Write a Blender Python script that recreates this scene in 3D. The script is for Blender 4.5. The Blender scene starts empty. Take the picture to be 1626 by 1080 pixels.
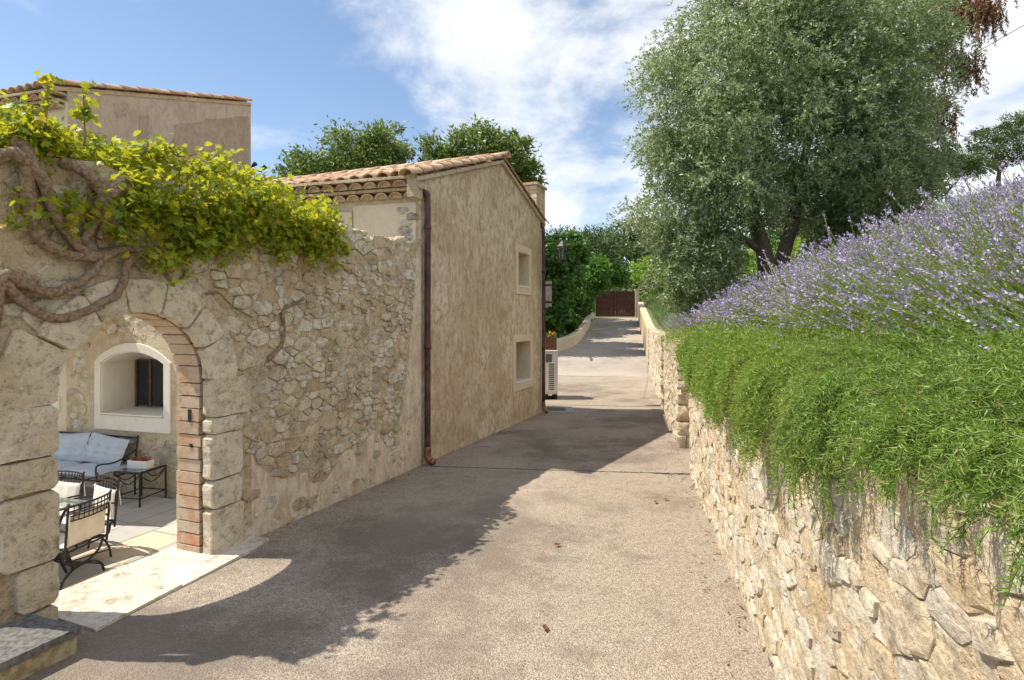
import bpy, bmesh, math, random
import numpy as np
from mathutils import Vector, Matrix, noise
from mathutils.geometry import tessellate_polygon

SC = bpy.context.scene
COL = SC.collection
R = math.radians
random.seed(7)
RNG = np.random.default_rng(11)

# ------------------------------------------------------------------ camera, sky, sun, exposure
F = 904.0                      # focal length in photo pixels (1626 wide)
CX, HY = 813.0, 508.0          # principal column, horizon row
cam_d = bpy.data.cameras.new('camera')
cam = bpy.data.objects.new('camera', cam_d); COL.objects.link(cam)
cam_d.sensor_width = 36.0
cam_d.lens = F / 1626 * 36
cam_d.shift_y = -32.0 / 1626
cam_d.clip_start = 0.05; cam_d.clip_end = 3000
cam.location = (0, 0, 0); cam.rotation_euler = (R(90), 0, 0)
SC.camera = cam

SUN_TRAVEL = Vector((0.595, -0.022, -1.0)).normalized()
SUN_ELEV = math.asin(-SUN_TRAVEL.z)
SUN_AZ = math.atan2(-SUN_TRAVEL.x, -SUN_TRAVEL.y)
sd = bpy.data.lights.new('sun', 'SUN'); sd.energy = 3.4; sd.angle = R(0.5); sd.color = (1.0, 0.91, 0.77)
so = bpy.data.objects.new('sun', sd); COL.objects.link(so)
so.rotation_euler = SUN_TRAVEL.to_track_quat('-Z', 'Y').to_euler()
so.location = (-20, 5, 30)

world = bpy.data.worlds.new('World'); SC.world = world; world.use_nodes = True
wt = world.node_tree; wt.nodes.clear()
def wn(t, **kw):
    n = wt.nodes.new(t)
    for k, v in kw.items(): setattr(n, k, v)
    return n
sky = wn('ShaderNodeTexSky', sky_type='NISHITA', sun_disc=False, sun_elevation=SUN_ELEV, sun_rotation=SUN_AZ)
sky.air_density = 1.0; sky.dust_density = 0.2; sky.ozone_density = 0.35
bg1 = wn('ShaderNodeBackground'); bg1.inputs[1].default_value = 0.085
bg2 = wn('ShaderNodeBackground'); bg2.inputs[1].default_value = 0.64
tc = wn('ShaderNodeTexCoord'); sx = wn('ShaderNodeSeparateXYZ')
wt.links.new(tc.outputs['Generated'], sx.inputs[0])
def wmath(op, a, b=None, clamp=False):
    n = wn('ShaderNodeMath', operation=op, use_clamp=clamp)
    for i, v in enumerate((a, b)):
        if v is None: continue
        if isinstance(v, (int, float)): n.inputs[i].default_value = v
        else: wt.links.new(v, n.inputs[i])
    return n.outputs[0]
zc = wmath('ADD', wmath('MAXIMUM', sx.outputs[2], 0.0), 0.30)
px_ = wmath('DIVIDE', sx.outputs[0], zc); py_ = wmath('DIVIDE', sx.outputs[1], zc)
cb = wn('ShaderNodeCombineXYZ'); wt.links.new(px_, cb.inputs[0]); wt.links.new(py_, cb.inputs[1])
def wnoise(scale, detail, rough, loc, dist=0.0):
    mp = wn('ShaderNodeMapping'); mp.inputs['Location'].default_value = loc
    wt.links.new(cb.outputs[0], mp.inputs[0])
    n = wn('ShaderNodeTexNoise'); n.inputs['Scale'].default_value = scale
    n.inputs['Detail'].default_value = detail; n.inputs['Roughness'].default_value = rough
    n.inputs['Distortion'].default_value = dist
    wt.links.new(mp.outputs[0], n.inputs[0]); return n.outputs[0]
big = wnoise(0.9, 2, 0.5, (3.1, 1.7, 0))
fine = wnoise(2.2, 9, 0.60, (0.4, 5.2, 0), 0.25)
# more cloud towards the right of the view, clear to the left
side = wmath('MULTIPLY_ADD', px_, 0.15); wt.nodes[-1].inputs[2].default_value = 0.155
v = wmath('ADD', wmath('ADD', wmath('MULTIPLY', big, 0.55), wmath('MULTIPLY', fine, 0.75)), side)
ramp = wn('ShaderNodeMapRange', interpolation_type='SMOOTHSTEP')
ramp.inputs['From Min'].default_value = 0.68; ramp.inputs['From Max'].default_value = 0.87
ramp.inputs['To Max'].default_value = 0.93
wt.links.new(v, ramp.inputs['Value'])
shade = wn('ShaderNodeMix', data_type='RGBA')
shade.inputs[6].default_value = (0.60, 0.67, 0.77, 1); shade.inputs[7].default_value = (1.0, 0.99, 0.97, 1)
wt.links.new(wnoise(2.0, 4, 0.55, (8.0, 2.0, 0)), shade.inputs[0])
wt.links.new(shade.outputs[2], bg2.inputs[0])
wt.links.new(sky.outputs[0], bg1.inputs[0])
mx = wn('ShaderNodeMixShader'); wo = wn('ShaderNodeOutputWorld')
wt.links.new(ramp.outputs[0], mx.inputs[0]); wt.links.new(bg1.outputs[0], mx.inputs[1]); wt.links.new(bg2.outputs[0], mx.inputs[2])
wt.links.new(mx.outputs[0], wo.inputs[0])

vs = SC.view_settings
vs.view_transform = 'Standard'; vs.look = 'None'; vs.exposure = 1.02; vs.gamma = 1.0; vs.use_curve_mapping = False
SC.cycles.max_bounces = 8; SC.cycles.transparent_max_bounces = 8
SC.cycles.use_denoising = True
SC.cycles.caustics_reflective = False; SC.cycles.caustics_refractive = False

# ------------------------------------------------------------------ measured frame of the place
C0 = Vector((-1.18, 7.34, 0))          # house corner by the first downpipe (plan)
A = Vector((0.3665, 0.9304, 0))        # along the courtyard wall and gable, away from the camera
N_ = Vector((0.9304, -0.3665, 0))      # out of that wall, towards the driveway
B = Vector((-0.961, 0.276, 0))         # along the courtyard facade, to the left
NB = Vector((-0.276, -0.961, 0))       # out of that facade
RD = Vector((0.1999, 0.9798, 0)); RN = Vector((-0.9798, 0.1999, 0))   # right wall: along / towards the driveway
R0 = Vector((0.75, 0, 0))
PATIO = -2.62
def W(t, n, z): return C0 + A * t + N_ * n + Vector((0, 0, z))
def Fc(s, m, z): return C0 + B * s + NB * m + Vector((0, 0, z))
def Rw(u, n, z): return R0 + RD * u + RN * n + Vector((0, 0, z))
def gz(y):
    if y < 12: return -1.82 - 0.0145 * (y - 3.4)
    if y < 19.5: return -1.945
    if y < 44: return -1.945 + (y - 19.5) * 0.0865
    return 0.174
def on_plane(px, py, P, D):
    """photo pixel -> (distance along D, height) on the upright plane through P along D"""
    r = (px - CX) / F
    s = (P.x - r * P.y) / (r * D.y - D.x)
    Y = P.y + s * D.y
    return s, (HY - py) / F * Y
def wpx(px, py): return on_plane(px, py, C0, A)
def fpx(px, py): return on_plane(px, py, C0, B)
def at_z(px, py, z):
    Y = -z * F / (py - HY)
    return Vector(((px - CX) / F * Y, Y, z))
def at_y(px, py, Y): return Vector(((px - CX) / F * Y, Y, (HY - py) / F * Y))

# ------------------------------------------------------------------ materials
def newmat(name):
    m = bpy.data.materials.new(name); m.use_nodes = True
    nt = m.node_tree; b = nt.nodes['Principled BSDF']
    b.inputs['Specular IOR Level'].default_value = 0.25
    return m, nt, b
class G:
    """small node-graph helper"""
    def __init__(s, nt): s.nt = nt; s._pos = None
    def n(s, t, **kw):
        x = s.nt.nodes.new(t)
        for k, v in kw.items(): setattr(x, k, v)
        return x
    def l(s, a, b): s.nt.links.new(a, b)
    def pos(s):
        if s._pos is None: s._pos = s.n('ShaderNodeNewGeometry')
        return s._pos
    def co(s, scale=(1, 1, 1)):
        m = s.n('ShaderNodeMapping'); m.inputs['Scale'].default_value = scale
        s.l(s.pos().outputs['Position'], m.inputs[0]); return m.outputs[0]
    def noise(s, scale, detail=4, rough=.55, vec=None, dist=0):
        x = s.n('ShaderNodeTexNoise'); x.inputs['Scale'].default_value = scale
        x.inputs['Detail'].default_value = detail; x.inputs['Roughness'].default_value = rough
        x.inputs['Distortion'].default_value = dist
        s.l(vec if vec is not None else s.co(), x.inputs[0]); return x.outputs[0]
    def voro(s, scale, feature='F1', vec=None, out=0):
        x = s.n('ShaderNodeTexVoronoi', feature=feature); x.inputs['Scale'].default_value = scale
        s.l(vec if vec is not None else s.co(), x.inputs[0]); return x.outputs[out]
    def rng(s, v, a, b, c=0., d=1.):
        x = s.n('ShaderNodeMapRange', interpolation_type='SMOOTHSTEP')
        for i, q in enumerate((a, b, c, d)): x.inputs[i + 1].default_value = q
        s.l(v, x.inputs[0]); return x.outputs[0]
    def ramp(s, v, stops):
        x = s.n('ShaderNodeValToRGB'); e = x.color_ramp.elements
        while len(e) < len(stops): e.new(0.5)
        for k, (p, c) in zip(e, stops): k.position = p; k.color = (*c, 1)
        s.l(v, x.inputs[0]); return x.outputs[0]
    def mix(s, f, a, b, mode='MIX'):
        x = s.n('ShaderNodeMix', data_type='RGBA', blend_type=mode)
        for i, q in ((0, f), (6, a), (7, b)):
            if isinstance(q, (int, float)): x.inputs[i].default_value = q
            elif isinstance(q, tuple): x.inputs[i].default_value = (*q, 1)
            else: s.l(q, x.inputs[i])
        return x.outputs[2]
    def math(s, op, a, b=None):
        x = s.n('ShaderNodeMath', operation=op)
        for i, q in enumerate((a, b)):
            if q is None: continue
            if isinstance(q, (int, float)): x.inputs[i].default_value = q
            else: s.l(q, x.inputs[i])
        return x.outputs[0]
    def rand(s):
        """one random value per piece, whether the piece is its own object or an island of a joined mesh"""
        oi = s.n('ShaderNodeObjectInfo')
        v = s.math('ADD', oi.outputs['Random'], s.pos().outputs['Random Per Island'])
        w = s.n('ShaderNodeTexWhiteNoise', noise_dimensions='1D')
        s.l(v, w.inputs['W']); return w.outputs['Value']
    def bump(s, b, h, dist, strength=1.0, prev=None):
        x = s.n('ShaderNodeBump'); x.inputs['Strength'].default_value = strength; x.inputs['Distance'].default_value = dist
        s.l(h, x.inputs['Height'])
        if prev is not None: s.l(prev, x.inputs['Normal'])
        s.l(x.outputs[0], b.inputs['Normal']); return x.outputs[0]
MAT = {}
def stone_mat(name, stops, grain=14, dark=0.55, bump=0.012, tint=(0.42, 0.30, 0.17), tint_amt=.6, grey=(.30, .28, .24)):
    m, nt, b = newmat(name); g = G(nt)
    base = g.ramp(g.rand(), stops)
    n1 = g.noise(grain, 8, .68); n2 = g.noise(grain * .28, 3, .5); n3 = g.noise(grain * 4.5, 5, .65); n4 = g.noise(1.7, 5, .62); n5 = g.noise(grain * .6, 6, .7, dist=.6)
    c = g.mix(g.rng(n2, .48, .70, 0, tint_amt), base, tint)
    c = g.mix(g.rng(n4, .50, .70, 0, .5), c, tint)
    c = g.mix(g.rng(n5, .52, .64, 0, .5), c, grey)
    c = g.mix(g.rng(n1, .30, .52, .75, 0), c, (0.20, 0.165, 0.115))
    c = g.mix(g.rng(n3, .5, .68, 0, .55), c, (0.74, 0.68, 0.56))
    pits = g.voro(grain * 2.4)
    c = g.mix(g.rng(pits, .02, .16, dark, 0), c, (0.10, 0.08, 0.06))
    nt.links.new(c, b.inputs['Base Color']); b.inputs['Roughness'].default_value = .92
    h = g.math('ADD', g.math('MULTIPLY', n1, 2.2), g.math('MULTIPLY', n3, .6))
    h = g.math('ADD', h, g.math('MULTIPLY', g.rng(pits, 0, .3), .35))
    g.bump(b, h, bump, 1.0)
    MAT[name] = m; return m
stone_mat('old_stone', [(0, (.60, .45, .26)), (.25, (.74, .62, .42)), (.6, (.84, .75, .57)), (.85, (.87, .82, .70)), (1, (.52, .43, .31))], bump=.03)
stone_mat('threshold_stone', [(0, (.56, .51, .43)), (.5, (.62, .57, .49)), (1, (.52, .47, .39))], grain=8, dark=.4, bump=.008, tint=(.50, .43, .33), tint_amt=.4, grey=(.44, .41, .36))
stone_mat('quoin', [(0, (.76, .67, .51)), (.5, (.84, .76, .61)), (1, (.70, .60, .43))], grain=15, dark=.75, bump=.022, tint=(.54, .41, .25), tint_amt=.5, grey=(.46,.40,.30))
stone_mat('pale_stone', [(0, (.60, .46, .29)), (.3, (.72, .61, .45)), (.65, (.79, .71, .56)), (1, (.60, .55, .47))], grain=11, dark=.5, bump=.02, tint=(.52, .35, .17), tint_amt=.6, grey=(.36,.32,.26))
def mortar_mat(name, c1, c2, c3, bump=.014, scale=26):
    m, nt, b = newmat(name); g = G(nt)
    n1 = g.noise(scale, 6, .65); n2 = g.noise(2.2, 4, .6); n3 = g.noise(scale * 3, 3, .6)
    c = g.mix(g.rng(n2, .38, .66), c1, c2)
    c = g.mix(g.rng(n1, .45, .7, 0, .7), c, c3)
    nt.links.new(c, b.inputs['Base Color']); b.inputs['Roughness'].default_value = .95
    g.bump(b, g.math('ADD', n1, g.math('MULTIPLY', n3, .4)), bump, 1)
    MAT[name] = m; return m
mortar_mat('mortar', (.60, .48, .32), (.72, .61, .44), (.34, .25, .15), .05, 22)
mortar_mat('pale_mortar', (.66, .54, .37), (.60, .47, .31), (.40, .30, .18), .04, 22)
mortar_mat('courtyard_render', (.60, .50, .36), (.46, .36, .24), (.70, .62, .48), .03, 14)
mortar_mat('soil', (.16, .12, .08), (.12, .10, .06), (.20, .16, .10), .03, 12)
mortar_mat('earth', (.13, .13, .06), (.10, .12, .05), (.17, .15, .09), .05, 3)

def plaster(name, base, pale, dark, streak, bump=.012, sc=1.0, mott=.8):
    m, nt, b = newmat(name); g = G(nt)
    n1 = g.noise(.9 * sc, 5, .62); n2 = g.noise(11, 9, .74, g.co((1, 1, .55)), .7); n3 = g.noise(70, 4, .6)
    st = g.noise(5, 6, .68, g.co((1, 1, .22)), .5); n4 = g.noise(3.2 * sc, 6, .7)
    c = g.mix(g.rng(n1, .40, .60), base, pale)
    c = g.mix(g.rng(n4, .50, .66, 0, .55), c, dark)
    c = g.mix(g.rng(n2, .46, .60, 0, mott), c, dark)
    c = g.mix(g.rng(n2, .58, .70, 0, mott * .5), c, streak)
    c = g.mix(g.rng(n2, .30, .43, mott * .8, 0), c, tuple(min(.85, x * 1.25) for x in pale))
    c = g.mix(g.rng(st, .56, .70, 0, .45), c, streak)
    c = g.mix(g.rng(n3, .5, .75, 0, .3), c, pale)
    nt.links.new(c, b.inputs['Base Color']); b.inputs['Roughness'].default_value = .95
    g.bump(b, g.math('ADD', n2, g.math('MULTIPLY', n3, .35)), bump, 1)
    MAT[name] = m; return m
plaster('gable_plaster', (.62, .495, .34), (.78, .67, .50), (.44, .32, .20), (.27, .20, .14), .045)
plaster('plinth_plaster', (.68, .57, .43), (.76, .66, .52), (.52, .40, .28), (.40, .30, .21), .03)
plaster('block_plaster', (.45, .385, .315), (.50, .435, .365), (.37, .305, .24), (.28, .22, .17), .02, .6, .6)
plaster('bare_render', (.38, .305, .235), (.43, .355, .28), (.31, .245, .185), (.25, .195, .145), .025, 1., .6)
plaster('facade_plaster', (.66, .56, .41), (.69, .60, .46), (.58, .48, .34), (.55, .46, .33), .006, 1, .4)
plaster('window_stone', (.66, .55, .38), (.69, .59, .43), (.58, .47, .31), (.55, .45, .31), .004, 1, .35)
plaster('white_render', (.74, .69, .60), (.77, .73, .65), (.68, .62, .52), (.66, .60, .50), .005, 1, .3)

def gravel(name, c1, c2, c3, stain, scale=95, bump=.008):
    m, nt, b = newmat(name); g = G(nt)
    vd = g.voro(scale); vc = g.voro(scale, out=1)
    sep = g.n('ShaderNodeSeparateColor'); nt.links.new(vc, sep.inputs[0])
    c = g.ramp(sep.outputs[0], [(0, tuple(x * .75 + y * .25 for x, y in zip(c3, c1))), (.3, c1), (.75, c2), (1, tuple(min(.6, x * 1.22) for x in c2))])
    c = g.mix(g.rng(vd, .35, .75, 0, .55), c, c3)
    n1 = g.noise(.75, 6, .62); n2 = g.noise(4.0, 5, .65)
    c = g.mix(g.rng(n1, .46, .62, 0, .7), c, stain)
    c = g.mix(g.rng(n2, .52, .70, 0, .42), c, stain)
    c = g.mix(g.rng(g.noise(17, 4, .6), .52, .68, 0, .30), c, stain)
    c = g.mix(g.rng(g.noise(.33, 3, .5), .45, .65, 0, .28), c, (.52, .44, .35))
    nt.links.new(c, b.inputs['Base Color']); b.inputs['Roughness'].default_value = .92
    h = g.math('ADD', g.math('MULTIPLY', vd, -1), g.math('MULTIPLY', g.noise(scale * .4, 4, .6), 1.2))
    g.bump(b, h, bump, .9)
    MAT[name] = m
gravel('drive_gravel', (.35, .292, .23), (.44, .378, .308), (.18, .148, .118), (.155, .128, .104), 120, .007)
gravel('drive_concrete', (.34, .305, .265), (.38, .345, .30), (.27, .24, .205), (.25, .22, .19), 60, .004)

def simple(name, col, rough=.6, metal=0., var=.25, scale=20, bump=0.003, dark=None, spec=.3):
    m, nt, b = newmat(name); g = G(nt)
    n = g.noise(scale, 5, .6)
    d = dark or tuple(c * (1 - var * 1.6) for c in col)
    c = g.mix(g.rng(n, .35, .7), col, d)
    nt.links.new(c, b.inputs['Base Color']); b.inputs['Roughness'].default_value = rough; b.inputs['Metallic'].default_value = metal
    b.inputs['Specular IOR Level'].default_value = spec
    if bump: g.bump(b, n, bump, .6)
    MAT[name] = m; return m
simple('iron', (.045, .04, .038), .5, .3, .3, 60, .001)
simple('pipe_brown', (.115, .055, .050), .45, .2, .35, 8, .001, spec=.4)
simple('copper', (.35, .17, .09), .4, .6, .4, 12, .001)
simple('cream_cloth', (.72, .68, .60), .9, 0, .08, 9, .004)
simple('blue_cloth', (.52, .57, .63), .9, 0, .08, 9, .004)
simple('white_paint', (.76, .74, .69), .5, 0, .06, 6, .001)
simple('grille_grey', (.16, .16, .16), .6, 0, .2, 30, 0)
simple('rubber', (.02, .02, .02), .8, 0, .2, 30, 0)
simple('rust_gate', (.105, .042, .028), .6, .2, .35, 4, .001, dark=(.07, .03, .022))
simple('grey_wood', (.52, .47, .42), .7, 0, .2, 18, .002)
simple('wood_brown', (.20, .10, .05), .7, 0, .3, 14, .002)
simple('slate', (.17, .165, .155), .85, 0, .35, 34, .012, dark=(.07, .07, .068))
simple('slate_edge', (.42, .36, .22), .9, 0, .35, 22, .012, dark=(.22, .17, .08))
simple('bark', (.20, .155, .115), .95, 0, .5, 22, .02, dark=(.09, .065, .045))
simple('vine_bark', (.30, .215, .145), .9, 0, .4, 48, .012, dark=(.13, .09, .06))
simple('terracotta_pot', (.30, .13, .07), .8, 0, .3, 15, .002)
simple('orange_petal', (.75, .22, .03), .6, 0, .2, 20, 0)
simple('red_petal', (.45, .12, .08), .6, 0, .3, 30, 0)
simple('planter_white', (.76, .75, .72), .6, 0, .06, 15, .001)
simple('manhole', (.36, .33, .29), .8, 0, .25, 25, .003)
simple('grate', (.10, .09, .08), .6, .3, .3, 20, 0)
simple('cable_black', (.02, .02, .02), .6, 0, 0, 10, 0)
simple('canvas', (.66, .61, .52), .9, 0, .05, 8, .001)
m, nt, b = newmat('dark_glass'); b.inputs['Base Color'].default_value = (.012, .016, .02, 1); b.inputs['Roughness'].default_value = .06; b.inputs['Specular IOR Level'].default_value = .6; MAT['dark_glass'] = m
m, nt, b = newmat('clear_glass'); b.inputs['Base Color'].default_value = (.82, .95, .92, 1); b.inputs['Roughness'].default_value = .02; b.inputs['Transmission Weight'].default_value = .9; b.inputs['IOR'].default_value = 1.3; MAT['clear_glass'] = m

def tile_mat():
    m, nt, b = newmat('terracotta'); g = G(nt)
    c = g.ramp(g.rand(), [(0, (.46, .27, .16)), (.3, (.52, .36, .24)), (.6, (.58, .43, .30)), (.85, (.42, .25, .15)), (1, (.38, .31, .24))])
    n = g.noise(14, 6, .65); n2 = g.noise(4, 3, .5)
    c = g.mix(g.rng(n, .5, .68, 0, .7), c, (.22, .185, .145))
    c = g.mix(g.rng(n2, .55, .7, 0, .5), c, (.60, .50, .38))
    nt.links.new(c, b.inputs['Base Color']); b.inputs['Roughness'].default_value = .9
    g.bump(b, n, .006, .8); MAT['terracotta'] = m
tile_mat()
def brick_mat():
    m, nt, b = newmat('brick'); g = G(nt)
    c = g.ramp(g.rand(), [(0, (.52, .24, .12)), (.2, (.50, .36, .24)), (.45, (.44, .31, .21)), (.6, (.56, .42, .30)), (.8, (.46, .24, .13)), (1, (.50, .40, .29))])
    n = g.noise(22, 6, .65); n2 = g.noise(7, 3, .5)
    c = g.mix(g.rng(n2, .40, .60, .1, .75), c, (.54, .46, .36))
    c = g.mix(g.rng(n, .5, .7, 0, .5), c, (.25, .17, .11))
    nt.links.new(c, b.inputs['Base Color']); b.inputs['Roughness'].default_value = .92
    g.bump(b, n, .008, .9); MAT['brick'] = m
brick_mat()
def paver_mat():
    m, nt, b = newmat('paver'); g = G(nt)
    c = g.ramp(g.rand(), [(0, (.46, .42, .35)), (.25, (.56, .47, .35)), (.5, (.42, .41, .38)), (.75, (.60, .55, .46)), (1, (.36, .36, .35))])
    n = g.noise(6, 6, .6); n2 = g.noise(40, 4, .6)
    c = g.mix(g.rng(n, .45, .7, 0, .4), c, (.32, .28, .22))
    nt.links.new(c, b.inputs['Base Color']); b.inputs['Roughness'].default_value = .75
    g.bump(b, g.math('ADD', n, g.math('MULTIPLY', n2, .3)), .005, .7); MAT['paver'] = m
paver_mat()

def leaf_mat(name, stops, trans=.35, tcol=None, rough=.5, spec=.3, clump=0.0, clump_col=(.1, .1, .03)):
    m, nt, b = newmat(name); g = G(nt)
    c = g.ramp(g.rand(), stops)
    if clump: c = g.mix(g.rng(g.noise(.9, 3, .5), .45, .65, 0, clump), c, clump_col)
    nt.links.new(c, b.inputs['Base Color']); b.inputs['Roughness'].default_value = rough; b.inputs['Specular IOR Level'].default_value = spec
    t = g.n('ShaderNodeBsdfTranslucent')
    if tcol: nt.links.new(g.mix(.5, c, tcol), t.inputs[0])
    else: nt.links.new(c, t.inputs[0])
    ms = g.n('ShaderNodeMixShader'); ms.inputs[0].default_value = trans
    out = nt.nodes['Material Output']
    nt.links.new(b.outputs[0], ms.inputs[1]); nt.links.new(t.outputs[0], ms.inputs[2]); nt.links.new(ms.outputs[0], out.inputs[0])
    MAT[name] = m; return m
leaf_mat('olive_leaf', [(0, (.12, .19, .065)), (.4, (.24, .32, .12)), (.75, (.38, .46, .22)), (1, (.60, .64, .46))], .38, rough=.4, spec=.5)
leaf_mat('vine_leaf', [(0, (.08, .17, .02)), (.4, (.16, .27, .025)), (.8, (.32, .38, .03)), (.94, (.48, .44, .04)), (1, (.45, .24, .05))], .5, (.85, .78, .03), .45, .4)
leaf_mat('rosemary', [(0, (.10, .20, .025)), (.5, (.18, .31, .045)), (.87, (.30, .42, .09)), (.96, (.46, .50, .20)), (1, (.40, .28, .10))], .38, (.34, .48, .04), clump=.45, clump_col=(.32, .36, .08))
leaf_mat('lavender_stem', [(0, (.24, .33, .06)), (.5, (.36, .45, .10)), (1, (.50, .57, .20))], .3)
leaf_mat('lavender_leaf', [(0, (.12, .20, .05)), (.6, (.19, .28, .09)), (1, (.27, .34, .15))], .3)
leaf_mat('lavender_flower', [(0, (.30, .24, .44)), (.5, (.44, .37, .58)), (1, (.64, .59, .74))], .25)
leaf_mat('dark_leaf', [(0, (.04, .10, .02)), (.5, (.07, .17, .03)), (1, (.12, .25, .05))], .3, (.12, .28, .03), .45, .4)
leaf_mat('fig_leaf', [(0, (.06, .15, .03)), (.5, (.09, .21, .04)), (1, (.15, .28, .06))], .4, (.22, .42, .04), .5)
leaf_mat('lime_leaf', [(0, (.14, .27, .04)), (.5, (.22, .36, .05)), (1, (.30, .42, .07))], .45, (.40, .55, .05), .5)
leaf_mat('pine_leaf', [(0, (.06, .11, .03)), (.5, (.10, .16, .05)), (1, (.16, .21, .08))], .25)
leaf_mat('gum_leaf', [(0, (.07, .13, .025)), (.5, (.14, .21, .045)), (1, (.25, .31, .09))], .35, (.26, .34, .05), .45, .35)
leaf_mat('brown_leaf', [(0, (.17, .08, .035)), (.5, (.26, .13, .06)), (1, (.33, .20, .10))], .3)
leaf_mat('sage_leaf', [(0, (.27, .31, .24)), (.5, (.36, .39, .33)), (1, (.40, .38, .45))], .25)

# ------------------------------------------------------------------ mesh builders
def tag(o, label=None, cat=None, group=None, kind=None):
    if label: o['label'] = label
    if cat: o['category'] = cat
    if group: o['group'] = group
    if kind: o['kind'] = kind
    return o
def empty(name, loc, label=None, cat=None, group=None, rz=0):
    o = bpy.data.objects.new(name, None); COL.objects.link(o)
    o.location = loc; o.rotation_euler = (0, 0, rz); o.empty_display_size = .2
    return tag(o, label, cat, group)
class MB:
    def __init__(s): s.v = []; s.f = []; s.mi = []
    def add(s, vs, fs, mi=0):
        k = len(s.v); s.v += [tuple(p) for p in vs]
        s.f += [tuple(i + k for i in f) for f in fs]; s.mi += [mi] * len(fs); return s
    def box(s, fr, u0, u1, v0, v1, n0, n1, mi=0):
        """fr(u, v, n) -> point"""
        p = [fr(u, v, n) for n in (n0, n1) for v in (v0, v1) for u in (u0, u1)]
        return s.add(p, [(0, 2, 3, 1), (4, 5, 7, 6), (0, 1, 5, 4), (2, 6, 7, 3), (0, 4, 6, 2), (1, 3, 7, 5)], mi)
    def prism(s, outer, holes, fr, n0, n1, mi=0, back=True):
        loops = [outer] + list(holes)
        flat = [q for lp in loops for q in lp]
        tri = tessellate_polygon([[Vector((q[0], q[1], 0)) for q in lp] for lp in loops])
        k = len(flat)
        vs = [fr(q[0], q[1], n1) for q in flat] + [fr(q[0], q[1], n0) for q in flat]
        fs = [tuple(t) for t in tri]
        if back: fs += [tuple(i + k for i in reversed(t)) for t in tri]
        o = 0
        for lp in loops:
            L = len(lp)
            for i in range(L): fs.append((o + i, o + (i + 1) % L, o + (i + 1) % L + k, o + i + k))
            o += L
        return s.add(vs, fs, mi)
    def tube(s, pts, rad, sides=8, mi=0, cap=True):
        pts = [Vector(p) for p in pts]; L = len(pts)
        rs = rad if isinstance(rad, (list, tuple)) else [rad] * L
        vs = []; fs = []; up = None
        for i, p in enumerate(pts):
            d = (pts[min(i + 1, L - 1)] - pts[max(i - 1, 0)])
            d = d.normalized() if d.length > 1e-9 else Vector((0, 0, 1))
            if up is None:
                up = Vector((0, 0, 1)) if abs(d.z) < .9 else Vector((1, 0, 0))
            x = d.cross(up)
            if x.length < 1e-6: x = d.orthogonal()
            x.normalize(); y = x.cross(d).normalized(); up = y
            for k in range(sides):
                a = 2 * math.pi * k / sides
                vs.append(p + (x * math.cos(a) + y * math.sin(a)) * rs[i])
        for i in range(L - 1):
            for k in range(sides):
                a = i * sides + k; b2 = i * sides + (k + 1) % sides
                fs.append((a, b2, b2 + sides, a + sides))
        if cap:
            fs.append(tuple(range(sides - 1, -1, -1))); fs.append(tuple((L - 1) * sides + k for k in range(sides)))
        return s.add(vs, fs, mi)
    def mesh(s, name, mats, origin=(0, 0, 0), smooth=False):
        ox, oy, oz = origin
        me = bpy.data.meshes.new(name)
        me.from_pydata([(x - ox, y - oy, z - oz) for x, y, z in s.v], [], s.f)
        for m_ in (mats if isinstance(mats, (list, tuple)) else [mats]): me.materials.append(MAT[m_])
        if any(s.mi): me.polygons.foreach_set('material_index', s.mi)
        bm = bmesh.new(); bm.from_mesh(me); bmesh.ops.recalc_face_normals(bm, faces=bm.faces); bm.to_mesh(me); bm.free()
        if smooth: me.polygons.foreach_set('use_smooth', [True] * len(me.polygons))
        me.update(); return me
    def build(s, name, mats, parent=None, origin=None, smooth=False):
        if origin is None: origin = tuple(root_loc(parent)) if parent else (0, 0, 0)
        o = bpy.data.objects.new(name, s.mesh(name, mats, origin, smooth)); COL.objects.link(o)
        if parent: o.parent = parent
        else: o.location = origin
        return o
def root_loc(o):
    while o.parent: o = o.parent
    return o.location
def link_mesh(me, name, parent, M=None):
    o = bpy.data.objects.new(name, me); COL.objects.link(o)
    if parent:
        o.parent = parent
        if M is not None: o.matrix_basis = Matrix.Translation(-root_loc(parent)) @ M
    elif M is not None: o.matrix_basis = M
    return o
def copy_tree(o, parent=None):
    c = o.copy(); COL.objects.link(c); c.parent = parent
    for ch in list(o.children): copy_tree(ch, c)
    return c
def smooth_path(pts, n=5):
    """Catmull-Rom through points"""
    P = [Vector(p) for p in pts]; P = [P[0] * 2 - P[1]] + P + [P[-1] * 2 - P[-2]]
    out = []
    for i in range(1, len(P) - 2):
        for k in range(n):
            t = k / n; a, b_, c, d = P[i - 1], P[i], P[i + 1], P[i + 2]
            out.append(.5 * ((2 * b_) + (c - a) * t + (2 * a - 5 * b_ + 4 * c - d) * t * t + (3 * b_ - a - 3 * c + d) * t ** 3))
    out.append(P[-2]); return out

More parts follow.
